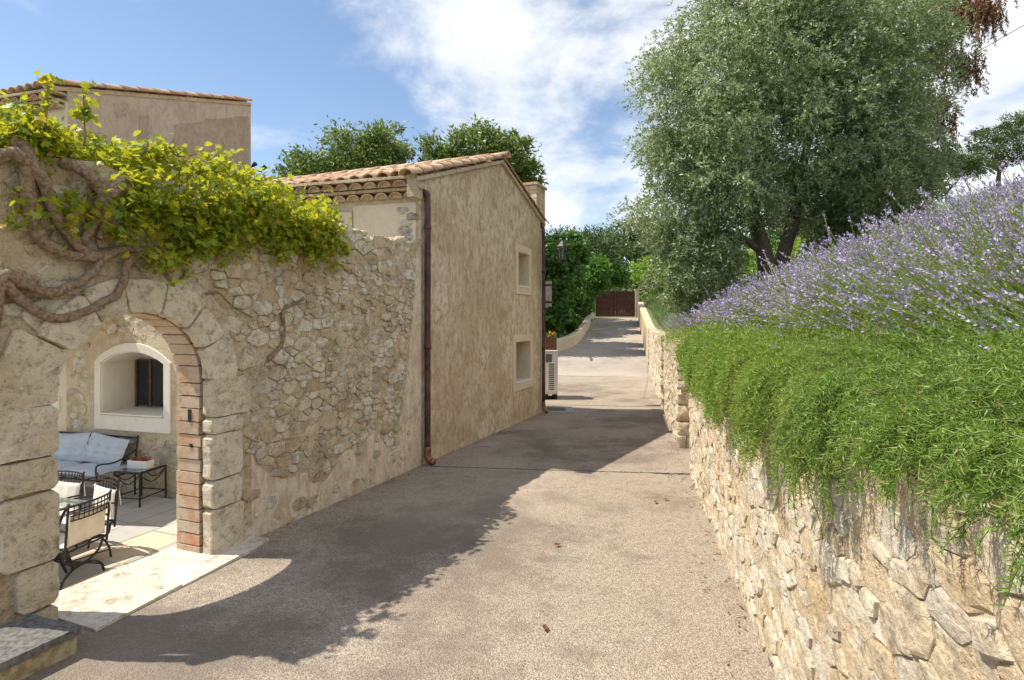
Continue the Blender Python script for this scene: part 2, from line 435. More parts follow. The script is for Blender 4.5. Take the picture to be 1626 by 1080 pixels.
# ---- many small leaves in one mesh
LEAF = (np.array([(0, 0, 0), (-.5, .45, .06), (0, 1, 0), (.5, .45, .06)], float), [(0, 1, 2, 3)])
def lobed():
    v = [(0, 0, 0), (-.32, -.02, .03), (-.58, .28, .02), (-.30, .42, .07), (-.42, .72, 0), (-.14, .68, .05), (0, 1.0, -.06),
         (.14, .68, .05), (.42, .72, 0), (.30, .42, .07), (.58, .28, .02), (.32, -.02, .03), (0, .4, -.03)]
    f = [(12, i, i + 1) for i in range(0, 11)] + [(12, 11, 0)]
    return np.array(v, float), f
LOBED = lobed()
NEEDLE = (np.array([(-.5, 0, 0), (.5, 0, 0), (0, 1, .0)], float), [(0, 1, 2)])
def unit(a): return a / np.maximum(np.linalg.norm(a, axis=1, keepdims=True), 1e-9)
def np_mesh(name, parts, origin=(0, 0, 0)):
    """parts: list of (verts Nx3, faces MxK int array, material index); returns a mesh"""
    mats = []; V = []; Lp = []; st = []; tot = []; mi = []; vo = 0; lo = 0
    for v_, f_, k in parts:
        V.append(v_); Lp.append((f_ + vo).ravel()); n, kk = f_.shape
        st.append(lo + np.arange(n) * kk); tot.append(np.full(n, kk)); mi.append(np.full(n, k)); vo += len(v_); lo += n * kk
    V = np.concatenate(V) - np.array(origin); Lp = np.concatenate(Lp); st = np.concatenate(st); tot = np.concatenate(tot); mi = np.concatenate(mi)
    me = bpy.data.meshes.new(name)
    me.vertices.add(len(V)); me.vertices.foreach_set('co', V.astype(np.float32).ravel())
    me.loops.add(len(Lp)); me.loops.foreach_set('vertex_index', Lp.astype(np.int32))
    me.polygons.add(len(st)); me.polygons.foreach_set('loop_start', st.astype(np.int32)); me.polygons.foreach_set('loop_total', tot.astype(np.int32))
    me.polygons.foreach_set('material_index', mi.astype(np.int32))
    me.update(calc_edges=True); return me
def scatter(tmpl, pos, d, nrm, length, width):
    """tmpl laid at pos, its y along d, its z near nrm"""
    tv, tf = tmpl; n = len(pos)
    d = unit(d); x = unit(np.cross(d, nrm)); z = np.cross(x, d)
    L = np.broadcast_to(np.asarray(length, float), (n,))[:, None, None]; Wd = np.broadcast_to(np.asarray(width, float), (n,))[:, None, None]
    v = pos[:, None, :] + x[:, None, :] * tv[None, :, 0:1] * Wd + d[:, None, :] * tv[None, :, 1:2] * L + z[:, None, :] * tv[None, :, 2:3] * L
    k = len(tv); f = np.array(tf)[None] + (np.arange(n) * k)[:, None, None]
    return v.reshape(-1, 3), f.reshape(-1, f.shape[2])
def np_obj(name, parts, mats, parent=None, origin=None):
    if origin is None: origin = tuple(root_loc(parent)) if parent else (0, 0, 0)
    me = np_mesh(name, parts, origin)
    for m_ in mats: me.materials.append(MAT[m_])
    o = bpy.data.objects.new(name, me); COL.objects.link(o)
    if parent: o.parent = parent
    else: o.location = origin
    return o
def crown_points(lumps, clumps, per, rng, spread=.24, inner=.5, low=-1.):
    """leaf positions: clumps spread over the shells of a few ellipsoids; returns pos, outward, clump id"""
    P = []; O = []
    wts = np.array([l[1][0] * l[1][1] + l[1][0] * l[1][2] for l in lumps]); wts = wts / wts.sum()
    for (c, r), w in zip(lumps, wts):
        c = np.array(c, float); r = np.array(r, float); k = max(3, int(clumps * w))
        dr = unit(rng.normal(size=(k * 2, 3))); dr = dr[dr[:, 2] > low][:k]; k = len(dr)
        rad = inner + (1 - inner) * rng.random(k) ** .6
        cc = c + dr * rad[:, None] * r
        cs = spread * (.55 + .9 * rng.random(k)) * r.mean()
        m = np.maximum(4, (per * (.5 + rng.random(k))).astype(int))
        idx = np.repeat(np.arange(k), m)
        q = rng.normal(size=(len(idx), 3)) * .5
        P.append(cc[idx] + q * cs[idx][:, None] * np.array([1, 1, .8])); O.append(unit(dr[idx] * .8 + q * .9))
    return np.concatenate(P), np.concatenate(O)

m, nt, b = newmat('lantern_glass'); b.inputs['Base Color'].default_value = (.5, .55, .5, 1); b.inputs['Alpha'].default_value = .12; b.inputs['Roughness'].default_value = .2; MAT['lantern_glass'] = m
# ------------------------------------------------------------------ rubble stones: power-diagram cells, each one a piece
def clip_poly(poly, nx, ny, c):
    """keep nx*x+ny*y <= c"""
    out = []
    L = len(poly)
    for i in range(L):
        p, q = poly[i], poly[(i + 1) % L]
        a = nx * p[0] + ny * p[1] - c; b2 = nx * q[0] + ny * q[1] - c
        if a <= 0: out.append(p)
        if (a < 0 < b2) or (b2 < 0 < a):
            t = a / (a - b2); out.append((p[0] + (q[0] - p[0]) * t, p[1] + (q[1] - p[1]) * t))
    return out
def rubble_cells(u0, u1, v0, v1, size, rng, aniso=1.35, tries=None, skip=None):
    """size(u, v) -> (small, large) radii; returns (site, polygon) in u, v"""
    S = []; Rr = []
    av = aniso
    U0, U1, V0, V1 = u0 - .15, u1 + .15, v0 - .1, v1 + .1
    n_try = tries or int(9000 * (U1 - U0) * (V1 - V0) / 10)
    xs = rng.uniform(U0, U1, n_try); ys = rng.uniform(V0, V1, n_try); q = rng.random(n_try) ** 2.2
    order = np.argsort(-q[: n_try // 3]); order = np.concatenate([order, np.arange(n_try // 3, n_try)])
    SX = np.zeros(0); SY = np.zeros(0); SR = np.zeros(0)
    for i in order:
        lo, hi = size(xs[i], ys[i]); r = lo + (hi - lo) * (q[i] if i < n_try // 3 else q[i] * .35)
        if len(SX):
            d2 = (SX - xs[i]) ** 2 + ((SY - ys[i]) * av) ** 2
            if np.any(d2 < ((SR + r) * .92) ** 2): continue
        SX = np.append(SX, xs[i]); SY = np.append(SY, ys[i]); SR = np.append(SR, r)
    out = []
    for i in range(len(SX)):
        if not (u0 <= SX[i] <= u1 and v0 <= SY[i] <= v1): continue
        if skip and skip(SX[i], SY[i]): continue
        d2 = (SX - SX[i]) ** 2 + ((SY - SY[i]) * av) ** 2
        nb = np.argsort(d2)[1:22]
        R_ = SR[i] * 2.0
        poly = [(SX[i] - R_, (SY[i] * av - R_)), (SX[i] + R_, (SY[i] * av - R_)), (SX[i] + R_, (SY[i] * av + R_)), (SX[i] - R_, (SY[i] * av + R_))]
        xi, yi = SX[i], SY[i] * av
        for j in nb:
            xj, yj = SX[j], SY[j] * av
            nx, ny = xj - xi, yj - yi
            c = (xj * xj + yj * yj - xi * xi - yi * yi + SR[i] ** 2 - SR[j] ** 2) / 2
            poly = clip_poly(poly, nx, ny, c)
            if len(poly) < 3: break
        if len(poly) >= 3: out.append(((xi, SY[i]), [(x, y / av) for x, y in poly]))
    return out
def shape_stone(poly, gap, rng, seg=.09):
    """inset, split long edges, soften corners"""
    cx = sum(p[0] for p in poly) / len(poly); cy = sum(p[1] for p in poly) / len(poly)
    pts = []
    for i in range(len(poly)):
        p, q = poly[i], poly[(i + 1) % len(poly)]
        L = math.hypot(q[0] - p[0], q[1] - p[1])
        if L < .02: continue
        k = .085
        pts.append((p[0] + (q[0] - p[0]) * k, p[1] + (q[1] - p[1]) * k))
        if L > seg * 1.6: pts.append(((p[0] + q[0]) / 2, (p[1] + q[1]) / 2))
        pts.append((q[0] + (p[0] - q[0]) * k, q[1] + (p[1] - q[1]) * k))
    out = []
    for x, y in pts:
        d = math.hypot(x - cx, y - cy); s = max(.35, (d - gap) / max(d, 1e-4))
        j = .065 * d
        out.append((cx + (x - cx) * s + rng.uniform(-j, j), cy + (y - cy) * s + rng.uniform(-j, j)))
    return out, (cx, cy)
TILT = .15
def stone_into(mb, pts, c, fr, depth, rng, back=-.03, flat=.78):
    L = len(pts)
    tu, tv = rng.uniform(-TILT, TILT), rng.uniform(-TILT, TILT)
    def off(u, v, h): return h + (u - c[0]) * tu + (v - c[1]) * tv
    vs = [fr(u, v, back) for u, v in pts]
    r1 = [(c[0] + (u - c[0]) * .965, c[1] + (v - c[1]) * .965) for u, v in pts]
    vs += [fr(u, v, off(u, v, depth * rng.uniform(.45, .95))) for u, v in r1]
    r2 = [(c[0] + (u - c[0]) * flat + rng.uniform(-.006, .006), c[1] + (v - c[1]) * flat + rng.uniform(-.006, .006)) for u, v in pts]
    vs += [fr(u, v, off(u, v, depth * rng.uniform(.8, 1.15))) for u, v in r2]
    vs.append(fr(c[0], c[1], depth * rng.uniform(.9, 1.25)))
    fs = []
    for k in (0, 1):
        for i in range(L):
            j = (i + 1) % L; fs.append((k * L + i, k * L + j, (k + 1) * L + j, (k + 1) * L + i))
    for i in range(L): fs.append((2 * L + i, 2 * L + (i + 1) % L, 3 * L))
    mb.add(vs, fs)
def lay_stones(cells, fr, parent, mat, rng, gap=.008, depth=(.012, .035), limit=300, name='stone'):
    rank = []
    for (site, poly) in cells:
        ar = abs(sum(poly[i][0] * poly[(i + 1) % len(poly)][1] - poly[(i + 1) % len(poly)][0] * poly[i][1] for i in range(len(poly)))) / 2
        if ar < .0012: continue
        p = fr(site[0], site[1], 0)
        inview = p.y > .3 and abs(p.x / p.y) < .93
        rank.append((ar / max(p.y, .5) ** 2 * (1 if inview else .001), site, poly))
    rank.sort(key=lambda r: -r[0])
    rest = MB()
    for i, (_, site, poly) in enumerate(rank):
        pts, c = shape_stone(poly, gap, rng)
        if len(pts) < 5: continue
        dp = rng.uniform(*depth)
        if i < limit:
            mb = MB(); stone_into(mb, pts, c, fr, dp, rng); mb.build(name, mat, parent)
        else: stone_into(rest, pts, c, fr, dp, rng)
    if rest.v: tag(rest.build('small_' + name + 's', mat, parent), kind='stuff')

# ------------------------------------------------------------------ ground and driveway
def struct(o): o['kind'] = 'structure'; return o
mb = MB(); mb.add([(-900, -300, -3.4), (900, -300, -3.4), (900, 1800, -3.4), (-900, 1800, -3.4)], [(0, 1, 2, 3)])
struct(mb.build('ground', 'earth'))
def zt(u): return max(-.34, gz(u * .98) + 1.25)          # top of the right-hand walls
def bank(u, o):
    z = zt(u) - .05
    if o > 0:
        z += .12 * min(o, .4) + .40 * max(0, min(o, 8) - .4) + .14 * max(0, o - 8)
        k = max(0, min(1, (u - 20) / 25)); z += k * k * (3 - 2 * k) * .14 * max(0, min(o, 40) - 8)
    return z
mb = MB(); us = [-6, -3, -1, 0, 1, 2, 3, 4, 5, 6, 7, 8, 9, 10, 12, 14, 17, 20, 24, 28, 33, 38, 44, 55, 80, 130]
os_ = [.32, .8, 1.4, 2.2, 3.2, 5, 8, 12, 18, 26, 40, 70]
vs_ = [Rw(u, -o, bank(u, o - .3)) for u in us for o in os_]
mb.add(vs_, [(i * len(os_) + j, i * len(os_) + j + 1, (i + 1) * len(os_) + j + 1, (i + 1) * len(os_) + j) for i in range(len(us) - 1) for j in range(len(os_) - 1)])
struct(mb.build('hillside', 'earth', smooth=True))
# yard behind the house and left of the far driveway
mb = MB(); ys = [12.6, 16, 19.5, 24, 30, 36, 44, 60, 120]; xs = [-60, -30, -12, -4, 0, 2, 5, 8.9, 10, 14]
vs_ = [(x if y > 14 or x < 0 else min(x, 2.9), y, gz(y) - .07 + (.0 if y < 60 else .05 * (y - 60))) for y in ys for x in xs]
mb.add(vs_, [(i * len(xs) + j, i * len(xs) + j + 1, (i + 1) * len(xs) + j + 1, (i + 1) * len(xs) + j) for i in range(len(ys) - 1) for j in range(len(xs) - 1)])
struct(mb.build('yard', 'earth'))

drive = MB()
dl = [W(-9, .0, 0), W(4.95, 0, 0), Vector((.66, 12.4, 0)), Vector((-.5, 14, 0)), Vector((-.6, 20, 0))]
def left_x(y):
    pts = [(-1.1, -4.48), (3.15, -2.83), (7.34, -1.18), (11.9, .62), (12.3, .7), (13.0, .2), (16, -.5), (22, .6), (25.4, 2.05), (27.8, 3.1), (33.2, 4.3), (45.2, 6.5)]
    if y <= pts[0][0]: return -4.5 + (y + 1.1) * .39
    for (y0, x0), (y1, x1) in zip(pts, pts[1:]):
        if y <= y1: return x0 + (x1 - x0) * (y - y0) / (y1 - y0)
    return 6.5
def right_x(y): return .85 + .204 * y + (.42 if 6.9 < y < 8.5 else 0)
def drive_slab(y0, y1, name, mat, tilt=-.15, dz=0.0):
    n = max(4, int((y1 - y0) / .8)); m = 8; vs = []; top = []
    for i in range(n + 1):
        for j in range(m + 1):
            f = j / m; yc = y0 + (y1 - y0) * i / n
            yy = yc + tilt * (f - .5) * 3
            x = left_x(yy) * (1 - f) + right_x(yy) * f
            zz = gz(yy) + dz + .006 * noise.noise(Vector((x * .7, yy * .7, 1)))
            vs.append((x, yy, zz))
    K = (n + 1) * (m + 1)
    vs += [(x, y, z - .09) for x, y, z in vs]
    fs = [(i * (m + 1) + j, i * (m + 1) + j + 1, (i + 1) * (m + 1) + j + 1, (i + 1) * (m + 1) + j) for i in range(n) for j in range(m)]
    for i in (0, n):
        for j in range(m): a = i * (m + 1) + j; fs.append((a, a + 1, a + 1 + K, a + K))
    for j in (0, m):
        for i in range(n): a = i * (m + 1) + j; b2 = a + m + 1; fs.append((a, b2, b2 + K, a + K))
    mb = MB(); mb.add(vs, fs); return mb
# bedding under the slabs, seen only in the joints
bm_ = drive_slab(-5, 46, 'driveway', 'soil', dz=-.035)
drv = struct(bm_.build('driveway', 'soil'))
for y0, y1, mt in ((-4.8, 7.06, 'drive_gravel'), (7.10, 12.88, 'drive_gravel'), (12.93, 19.55, 'drive_gravel'), (19.60, 45.5, 'drive_concrete')):
    drive_slab(y0, y1, 's', mt).build('driveway_slab', mt, drv)
# broken mortar strip in the first joint: small angular chips
mb = MB()
for k in range(70):
    f = random.random(); yj = 7.08 - .15 * (f - .5) * 3; x = left_x(yj) * (1 - f) + right_x(yj) * f; q = random.uniform(.012, .03)
    c = Vector((x, yj + random.uniform(-.015, .015), gz(yj) - .002))
    pts = [c + Vector((math.cos(a) * q * random.uniform(.7, 1.6), math.sin(a) * q * .6, 0)) for a in (0, 1.2, 2.5, 3.8, 5)]
    mb.add(pts + [c + Vector((0, 0, .009))], [(i, (i + 1) % 5, 5) for i in range(5)])
tag(mb.build('joint_chips', 'slate', drv), kind='stuff')

# ------------------------------------------------------------------ courtyard
pat = MB(); pat.prism([(-7, .45), (1.5, .45), (1.5, 9.5), (-7, 9.5)], [], lambda t, w, n: W(t, -w, PATIO - .04 + n), -.3, 0)
patio = struct(pat.build('patio', 'soil'))
rg = random.Random(4)
w_ = .34
while w_ < 8.6:
    hgt = rg.choice((.42, .5, .6)); t = -6.2 - rg.random() * .5
    while t < .3:
        L = rg.choice((.5, .62, .8, .95)); g_ = .006
        ctr = W(t + L / 2, -(w_ + hgt / 2), 0)
        fd = (Vector((ctr.x, ctr.y, 0)) - C0).dot(NB)
        if fd > -.1:
            mb = MB(); mb.box(lambda u, v, n: W(u, -v, PATIO + n), t + g_, t + L - g_, w_ + g_, w_ + hgt - g_, -.035, rg.uniform(-.002, .002))
            mb.build('paving_slab', 'paver', patio)
        t += L
    w_ += hgt
# steps from the gateway down to the patio
st = empty('stone_steps', W(-3.7, -.8, PATIO), 'pale stone steps dropping from the gateway to the patio', 'steps')
for k in range(3):
    mb = MB(); mb.box(lambda u, v, n: W(u, -v, n), -4.5, -2.9, .40 + .30 * k + .003 * k, .71 + .30 * k, PATIO - .03, -1.85 - .19 * (k + 1))
    mb.build('step', 'quoin', st)
th = empty('threshold', W(-3.5, .1, -1.85), 'pale worn stone threshold slabs in the arched gateway', 'threshold')
for t0, t1, n0, n1 in ((-4.20, -3.62, -.40, .30), (-3.61, -2.99, -.40, .26), (-2.98, -2.74, .0, .20)):
    mb = MB(); o_ = .0 if t0 > -3 else 0
    zz = gz(W((t0 + t1) / 2, 0, 0).y)
    mb.prism([(t0, n0), (t1, n0), (t1 + .01, n1 - .03), (t0, n1 + .02)], [], lambda u, v, n: W(u, v, n), zz - .1, zz + .022)
    mb.build('threshold_slab', 'threshold_stone', th)

# ------------------------------------------------------------------ courtyard wall with the arched gateway
ATC, ARX, ARZ, SPR = -3.70, .525, .50, -.45
def arch_pts(grow=0., n=14, flip=False):
    return [(ATC + (ARX + grow) * math.cos(math.pi * k / n), SPR + (ARZ + grow) * math.sin(math.pi * k / n)) for k in range(n + 1)]
cw = empty('courtyard_wall', W(-2.2, -.15, -1.9), 'old rubble stone courtyard wall with arched gateway, house downpipe at its far end', 'wall')
top = [(0 - .003, 1.02)] + [(-t, .93 + .05 * math.sin(t * 5) + .03 * math.sin(t * 13)) for t in (.3, .6, .9, 1.3, 1.7, 2.2, 2.8, 3.4, 4.0, 4.53)]
outline = top + [(-4.53, -1.55), (-7.0, -1.55), (-7.0, -2.8), (ATC - ARX - .055, -2.8)] + list(reversed(arch_pts(.055))) + [(ATC + ARX + .055, -2.8), (-.003, -2.8)]
mb = MB(); mb.prism(outline, [], lambda u, v, n: W(u, n, v), -.34, 0)
mb.build('wall_core', 'mortar', cw)
frW = lambda u, v, n: W(u, n, v)
rng = random.Random(21); nrg = np.random.default_rng(21)
def in_arch(t, z, g):
    dx = (t - ATC) / (ARX + g)
    if abs(dx) >= 1: return False
    if z < SPR: return True
    return dx * dx + ((z - SPR) / (ARZ + g)) ** 2 < 1
def plinth_line(t):
    """below this the wall is rendered over"""
    if t > -2.72: return max(-1.42 + .12 * math.sin(t * 4.1) + .06 * math.sin(t * 11), -3) if t < -.55 else -1.4 + (t + .55) * 4.0 + .1 * math.sin(t * 20)
    return -9
def skip_w(t, z):
    if in_arch(t, z, .20): return True
    if t < -4.50 and z > -1.58: return True
    if z < gz(W(t, 0, 0).y) - .02 or z > .93: return True
    if z < plinth_line(t): return hash((round(t, 3), round(z, 3))) % 100 > 24
    if SPR - .1 < z < 0 and -3.2 < t < -2.83 and z < -.0: pass
    if z < SPR and (-3.17 < t < -2.80 or -4.55 < t < -4.22): return True
    return False
def size_w(t, z):
    if t < -3.0: return (.045, .15)
    if z > .55: return (.045, .12)
    return (.030, .085) if t > -2.0 else (.034, .11)
cells = rubble_cells(-6.9, -.14, -1.9, .95, size_w, nrg, 1.6, 45000, skip_w)
# keep clear of the opening
cells = [((s), [(x, y) for x, y in p]) for s, p in cells if not any(in_arch(x, y, .06) for x, y in p)]
lay_stones(cells, frW, cw, 'old_stone', rng, .003, (-.005, .030))
# rendered plinth skin over the foot of the wall
pl = [(-2.76, -2.1)] + [(-.003, -2.1), (-.003, .95), (-.12, .9)]
zz = [(-.14 - .05 * k, ) for k in range(1)]
edge = []
t = -.2
while t > -2.76:
    edge.append((t, min(.8, plinth_line(t) + .06 * noise.noise(Vector((t * 9, 3, 0)))))); t -= .07
mb = MB(); mb.prism(pl + edge + [(-2.76, -1.1)], [], frW, -.02, .012)
mb.build('render_skin', 'plinth_plaster', cw)
# quoins of the jambs and voussoirs, from the photograph's joints
def block(name, pts, mat, parent, depth, back=-.06, rngx=None, gap=.006, flat=.86):
    r = rngx or rng
    P, c = [], (sum(p[0] for p in pts) / len(pts), sum(p[1] for p in pts) / len(pts))
    for i in range(len(pts)):
        p, q = pts[i], pts[(i + 1) % len(pts)]
        L = math.hypot(q[0] - p[0], q[1] - p[1])
        k = min(.2, .03 / max(L, .01))
        P.append((p[0] + (q[0] - p[0]) * k, p[1] + (q[1] - p[1]) * k))
        for f_ in ((.35, .65) if L > .2 else (.5,)):
            P.append((p[0] + (q[0] - p[0]) * f_ + r.uniform(-.006, .006), p[1] + (q[1] - p[1]) * f_ + r.uniform(-.006, .006)))
        P.append((q[0] + (p[0] - q[0]) * k, q[1] + (p[1] - q[1]) * k))
    out = []
    for x, y in P:
        d = math.hypot(x - c[0], y - c[1]); s = (d - gap) / d
        out.append((c[0] + (x - c[0]) * s, c[1] + (y - c[1]) * s))
    mb = MB(); L = len(out)
    vs = [W(u, back, v) for u, v in out]
    for sc_, dp in ((1.0, depth * .62), (.972, depth), (.6, depth)):
        vs += [W(c[0] + (u - c[0]) * sc_, dp + r.uniform(-.004, .004), c[1] + (v - c[1]) * sc_) for u, v in out]
    vs.append(W(c[0], depth + .003, c[1]))
    fs = [(k * L + i, k * L + (i + 1) % L, (k + 1) * L + (i + 1) % L, (k + 1) * L + i) for k in range(3) for i in range(L)]
    fs += [(3 * L + i, 3 * L + (i + 1) % L, 4 * L) for i in range(L)]
    mb.add(vs, fs)
    return mb.build(name, mat, parent)
jr, jl = ATC + ARX, ATC - ARX
zr = [SPR, -.76, -.89, -1.25, -1.47, -1.90]; wr = [.40, .31, .32, .30, .33]
for i in range(5): block('quoin_stone', [(jr, zr[i + 1]), (jr + wr[i], zr[i + 1] + rng.uniform(-.01, .01)), (jr + wr[i], zr[i]), (jr, zr[i])], 'quoin', cw, .034 + rng.uniform(-.008, .01))
zl = [SPR - .05, -.80, -1.0, -1.42, -1.68, -1.86]; wl = [.34, .33, .30, .22, .23]
for i in range(5): block('quoin_stone', [(jl - wl[i], zl[i + 1]), (jl, zl[i + 1]), (jl, zl[i]), (jl - wl[i], zl[i])], 'quoin', cw, .034 + rng.uniform(-.008, .01))
angs = [-2, 27, 50, 76, 101, 122, 150, 186]; outr = [.26, .23, .27, .24, .25, .24, .34]
for i in range(7):
    a0, a1 = R(angs[i]), R(angs[i + 1]); q = [a0 + (a1 - a0) * k / 4 for k in range(5)]
    inner = [(ATC + ARX * math.cos(a), SPR + ARZ * math.sin(a)) for a in q]
    out_ = [(ATC + (ARX + outr[i]) * math.cos(a), SPR + (ARZ + outr[i]) * math.sin(a)) for a in reversed(q[::2])]
    block('voussoir', inner + out_, 'quoin', cw, .036 + rng.uniform(-.008, .012))
# brick lining of the gateway: jamb courses and arch ring
for sgn, tj in ((1, jr), (-1, jl)):
    z = -1.86; k = 0
    while z < SPR - .03:
        hb = .088 + rng.uniform(-.006, .006)
        t0, t1 = sorted((tj + sgn * rng.uniform(-.006, .004), tj + sgn * .07))
        mb = MB(); mb.box(lambda u, v, n: W(u, n, v), t0, t1, z, z + hb, -.335 + rng.uniform(-.006, .006), -.085 + rng.uniform(-.012, .006))
        mb.build('brick', 'brick', cw); z += hb + .009; k += 1
nb = 17
for i in range(nb):
    a0, a1 = math.pi * (i + .05) / nb, math.pi * (i + .95) / nb
    j_ = rng.uniform(-.005, .004)
    pts = [(ATC + (ARX + d) * math.cos(a), SPR + (ARZ + d) * math.sin(a)) for d, a in ((j_, a0), (j_, (a0 + a1) / 2), (j_, a1), (.07, a1), (.07, a0))]
    mb = MB(); mb.prism(pts, [], frW, -.335, -.085 + rng.uniform(-.01, .006)); mb.build('brick', 'brick', cw)
mb = MB(); mb.box(frW, jr - .012, jr + .01, -.79, -.70, -.20, -.17); mb.box(frW, jr - .012, jr + .01, -.99, -.97, -.19, -.165); mb.build('latch_plate', 'iron', cw)
# loose cap stones along the ragged top
for k in range(34):
    t = -.08 - k * .133; q = rng.uniform(.06, .10)
    c = W(t, -.16 + rng.uniform(-.1, .1), .95 + (.05 if t > -.4 else 0) + rng.uniform(-.02, .03))
    mb = MB(); vs = []; 
    for (lz, lr) in ((-.5, .8), (.1, 1.), (.5, .7)):
        for a in range(7):
            an = a * 2 * math.pi / 7 + rng.uniform(-.15, .15)
            vs.append(c + A * (math.cos(an) * q * lr) + N_ * (math.sin(an) * q * 1.3 * lr) + Vector((0, 0, lz * q * rng.uniform(.8, 1.1))))
    vs.append(c + Vector((0, 0, .6 * q)))
    mb.add(vs, [(r_ * 7 + i, r_ * 7 + (i + 1) % 7, r_ * 7 + 7 + (i + 1) % 7, r_ * 7 + 7 + i) for r_ in (0, 1) for i in range(7)] + [(14 + i, 14 + (i + 1) % 7, 21) for i in range(7)])
    mb.build('cap_stone', 'old_stone', cw, smooth=True)
# dark stone step at the foot of the wall
sl = empty('stone_step', W(-4.9, .2, -1.81), 'dark slate step block with mossy edge beside the gateway pier', 'step')
mb = MB(); mb.prism([(-6.0, .05), (-4.40, .05), (-4.385, .30), (-4.38, .445), (-6.0, .43)], [], lambda u, v, n: W(u, v, n), -1.90, -1.715); mb.build('block', 'slate_edge', sl)
mb = MB(); mb.prism([(-6.02, .05), (-4.39, .05), (-4.375, .32), (-4.365, .462), (-6.02, .445)], [], lambda u, v, n: W(u, v, n), -1.714, -1.672); mb.build('slab', 'slate', sl)

# ------------------------------------------------------------------ low house: gable on the driveway, facade on the courtyard
RID_T, RID_Z, EAV_Z, END_T, END_Z = 2.686, 2.70, 1.80, 4.90, 2.02
lh = empty('low_house', W(2.4, -2.5, -1.95), 'weathered ochre plaster house with tiled roof, gable end on the driveway', 'house')
UW = (3.50, 4.09, .61, 1.28); LW = (3.37, 4.17, -1.19, -.40)       # openings on the gable (t0, t1, z0, z1)
rect = lambda w: [(w[0], w[2]), (w[1], w[2]), (w[1], w[3]), (w[0], w[3])]
mb = MB(); mb.prism([(0, -2.8), (END_T, -2.8), (END_T, END_Z), (RID_T, RID_Z), (0, EAV_Z)], [rect(UW), rect(LW)], frW, -.46, 0)
mb.build('gable_wall', 'gable_plaster', lh)
for w in (UW, LW):
    wd = MB(); f_ = .125; t0, t1, z0, z1 = w
    win = MB(); win.prism([(t0 - f_, z0 - f_), (t1 + f_, z0 - f_), (t1 + f_, z1 + f_), (t0 - f_, z1 + f_)], [rect(w)], frW, .001, .022)
    o = win.build('window', 'window_stone', lh)
    mb = MB(); mb.prism([(t0 + .001, z0 + .001), (t1 - .001, z0 + .001), (t1 - .001, z1 - .001), (t0 + .001, z1 - .001)], [[(t0 + .012, z0 + .012), (t1 - .012, z0 + .012), (t1 - .012, z1 - .012), (t0 + .012, z1 - .012)]], frW, -.42, .018); mb.build('reveal', 'window_stone', o)
    mb = MB(); mb.box(frW, t0 + .014, t1 - .014, z0 + .012, z0 + .04, -.40, .035); mb.build('sill', 'white_render', o)
    mb = MB(); mb.prism([(t0 + .014, z0 + .03), (t1 - .014, z0 + .03), (t1 - .014, z1 - .014), (t0 + .014, z1 - .014)], [[(t0 + .06, z0 + .08), ((t0 + t1) / 2 - .02, z0 + .08), ((t0 + t1) / 2 - .02, z1 - .06), (t0 + .06, z1 - .06)], [((t0 + t1) / 2 + .02, z0 + .08), (t1 - .06, z0 + .08), (t1 - .06, z1 - .06), ((t0 + t1) / 2 + .02, z1 - .06)]], frW, -.40, -.36); mb.build('casement', 'wood_brown', o)
    for q0, q1 in ((t0 + .06, (t0 + t1) / 2 - .02), ((t0 + t1) / 2 + .02, t1 - .06)):
        mb = MB(); mb.box(frW, q0, q1, z0 + .08, z1 - .06, -.385, -.375); mb.build('pane', 'dark_glass', o)
# facade on the courtyard with the deep arched window
frF = lambda u, v, n: Fc(u, n, v)
S_END = 6.13
s0, zb = fpx(262, 664); s1, _ = fpx(162, 664); zt_ = fpx(213, 558)[1]; zsp = fpx(213, 577)[1]
def seg_arch(a0, a1, zlow, zspr, ztop, n=10):
    return [(a0, zlow), (a1, zlow)] + [(a1 + (a0 - a1) * k / n, zspr + (ztop - zspr) * math.sin(math.pi * k / n) ** .8) for k in range(n + 1)]
wo_ = seg_arch(s0, s1, zb, zsp, zt_)
fo = seg_arch(s0 - .12, s1 + .12, zb - .22, zsp + .02, zt_ + .13)
us0 = fpx(549, 350)[0]; uwin = [(us0, .35), (us0 + .75, .35), (us0 + .75, 1.33), (us0, 1.33)]
mb = MB(); mb.prism([(.02, -2.8), (S_END, -2.8), (S_END, 1.63), (.02, 1.63)], [wo_, uwin], frF, -.5, 0)
fac = mb.build('facade', 'courtyard_render', lh)
mb = MB(); mb.prism([(.06, 1.0 - .1), (us0 - .12, .9), (us0 - .12, 1.52), (.06, 1.52)], [], frF, .001, .012); mb.build('render_panel', 'facade_plaster', lh)
mb = MB(); mb.prism([(us0 + .9, .9), (4.0, .9), (4.0, 1.52), (us0 + .9, 1.52)], [], frF, .001, .012); mb.build('render_panel', 'facade_plaster', lh)
mb = MB(); mb.prism(fo, [wo_], frF, .001, .03); o = mb.build('window', 'white_render', lh)
mb = MB(); n_ = len(wo_)
inn = [(x + (.012 if x < (s0 + s1) / 2 else -.012), z + (.012 if z < zsp else -.012)) for x, z in wo_]
mb.prism([(x, z) for x, z in wo_], [inn], frF, -.62, .002); mb.build('reveal', 'white_render', o)
mb = MB(); mb.box(frF, s0 + .015, s1 - .015, zb + .012, zb + .035, -.60, .055); mb.build('sill', 'white_render', o)
mb = MB(); mb.prism(inn, [], frF, -.66, -.60); mb.build('shutter_back', 'white_render', o)
mb = MB(); mb.box(frF, s0 + .52, s1 - .02, zb + .05, zsp + .02, -.598, -.56); c_ = mb.build('casement', 'grille_grey', o)
for q in (s0 + .53, (s0 + s1) / 2 + .26, s1 - .06):
    mb = MB(); mb.box(frF, q, q + .035, zb + .05, zsp + .02, -.56, -.535); mb.build('mullion', 'wood_brown', o)
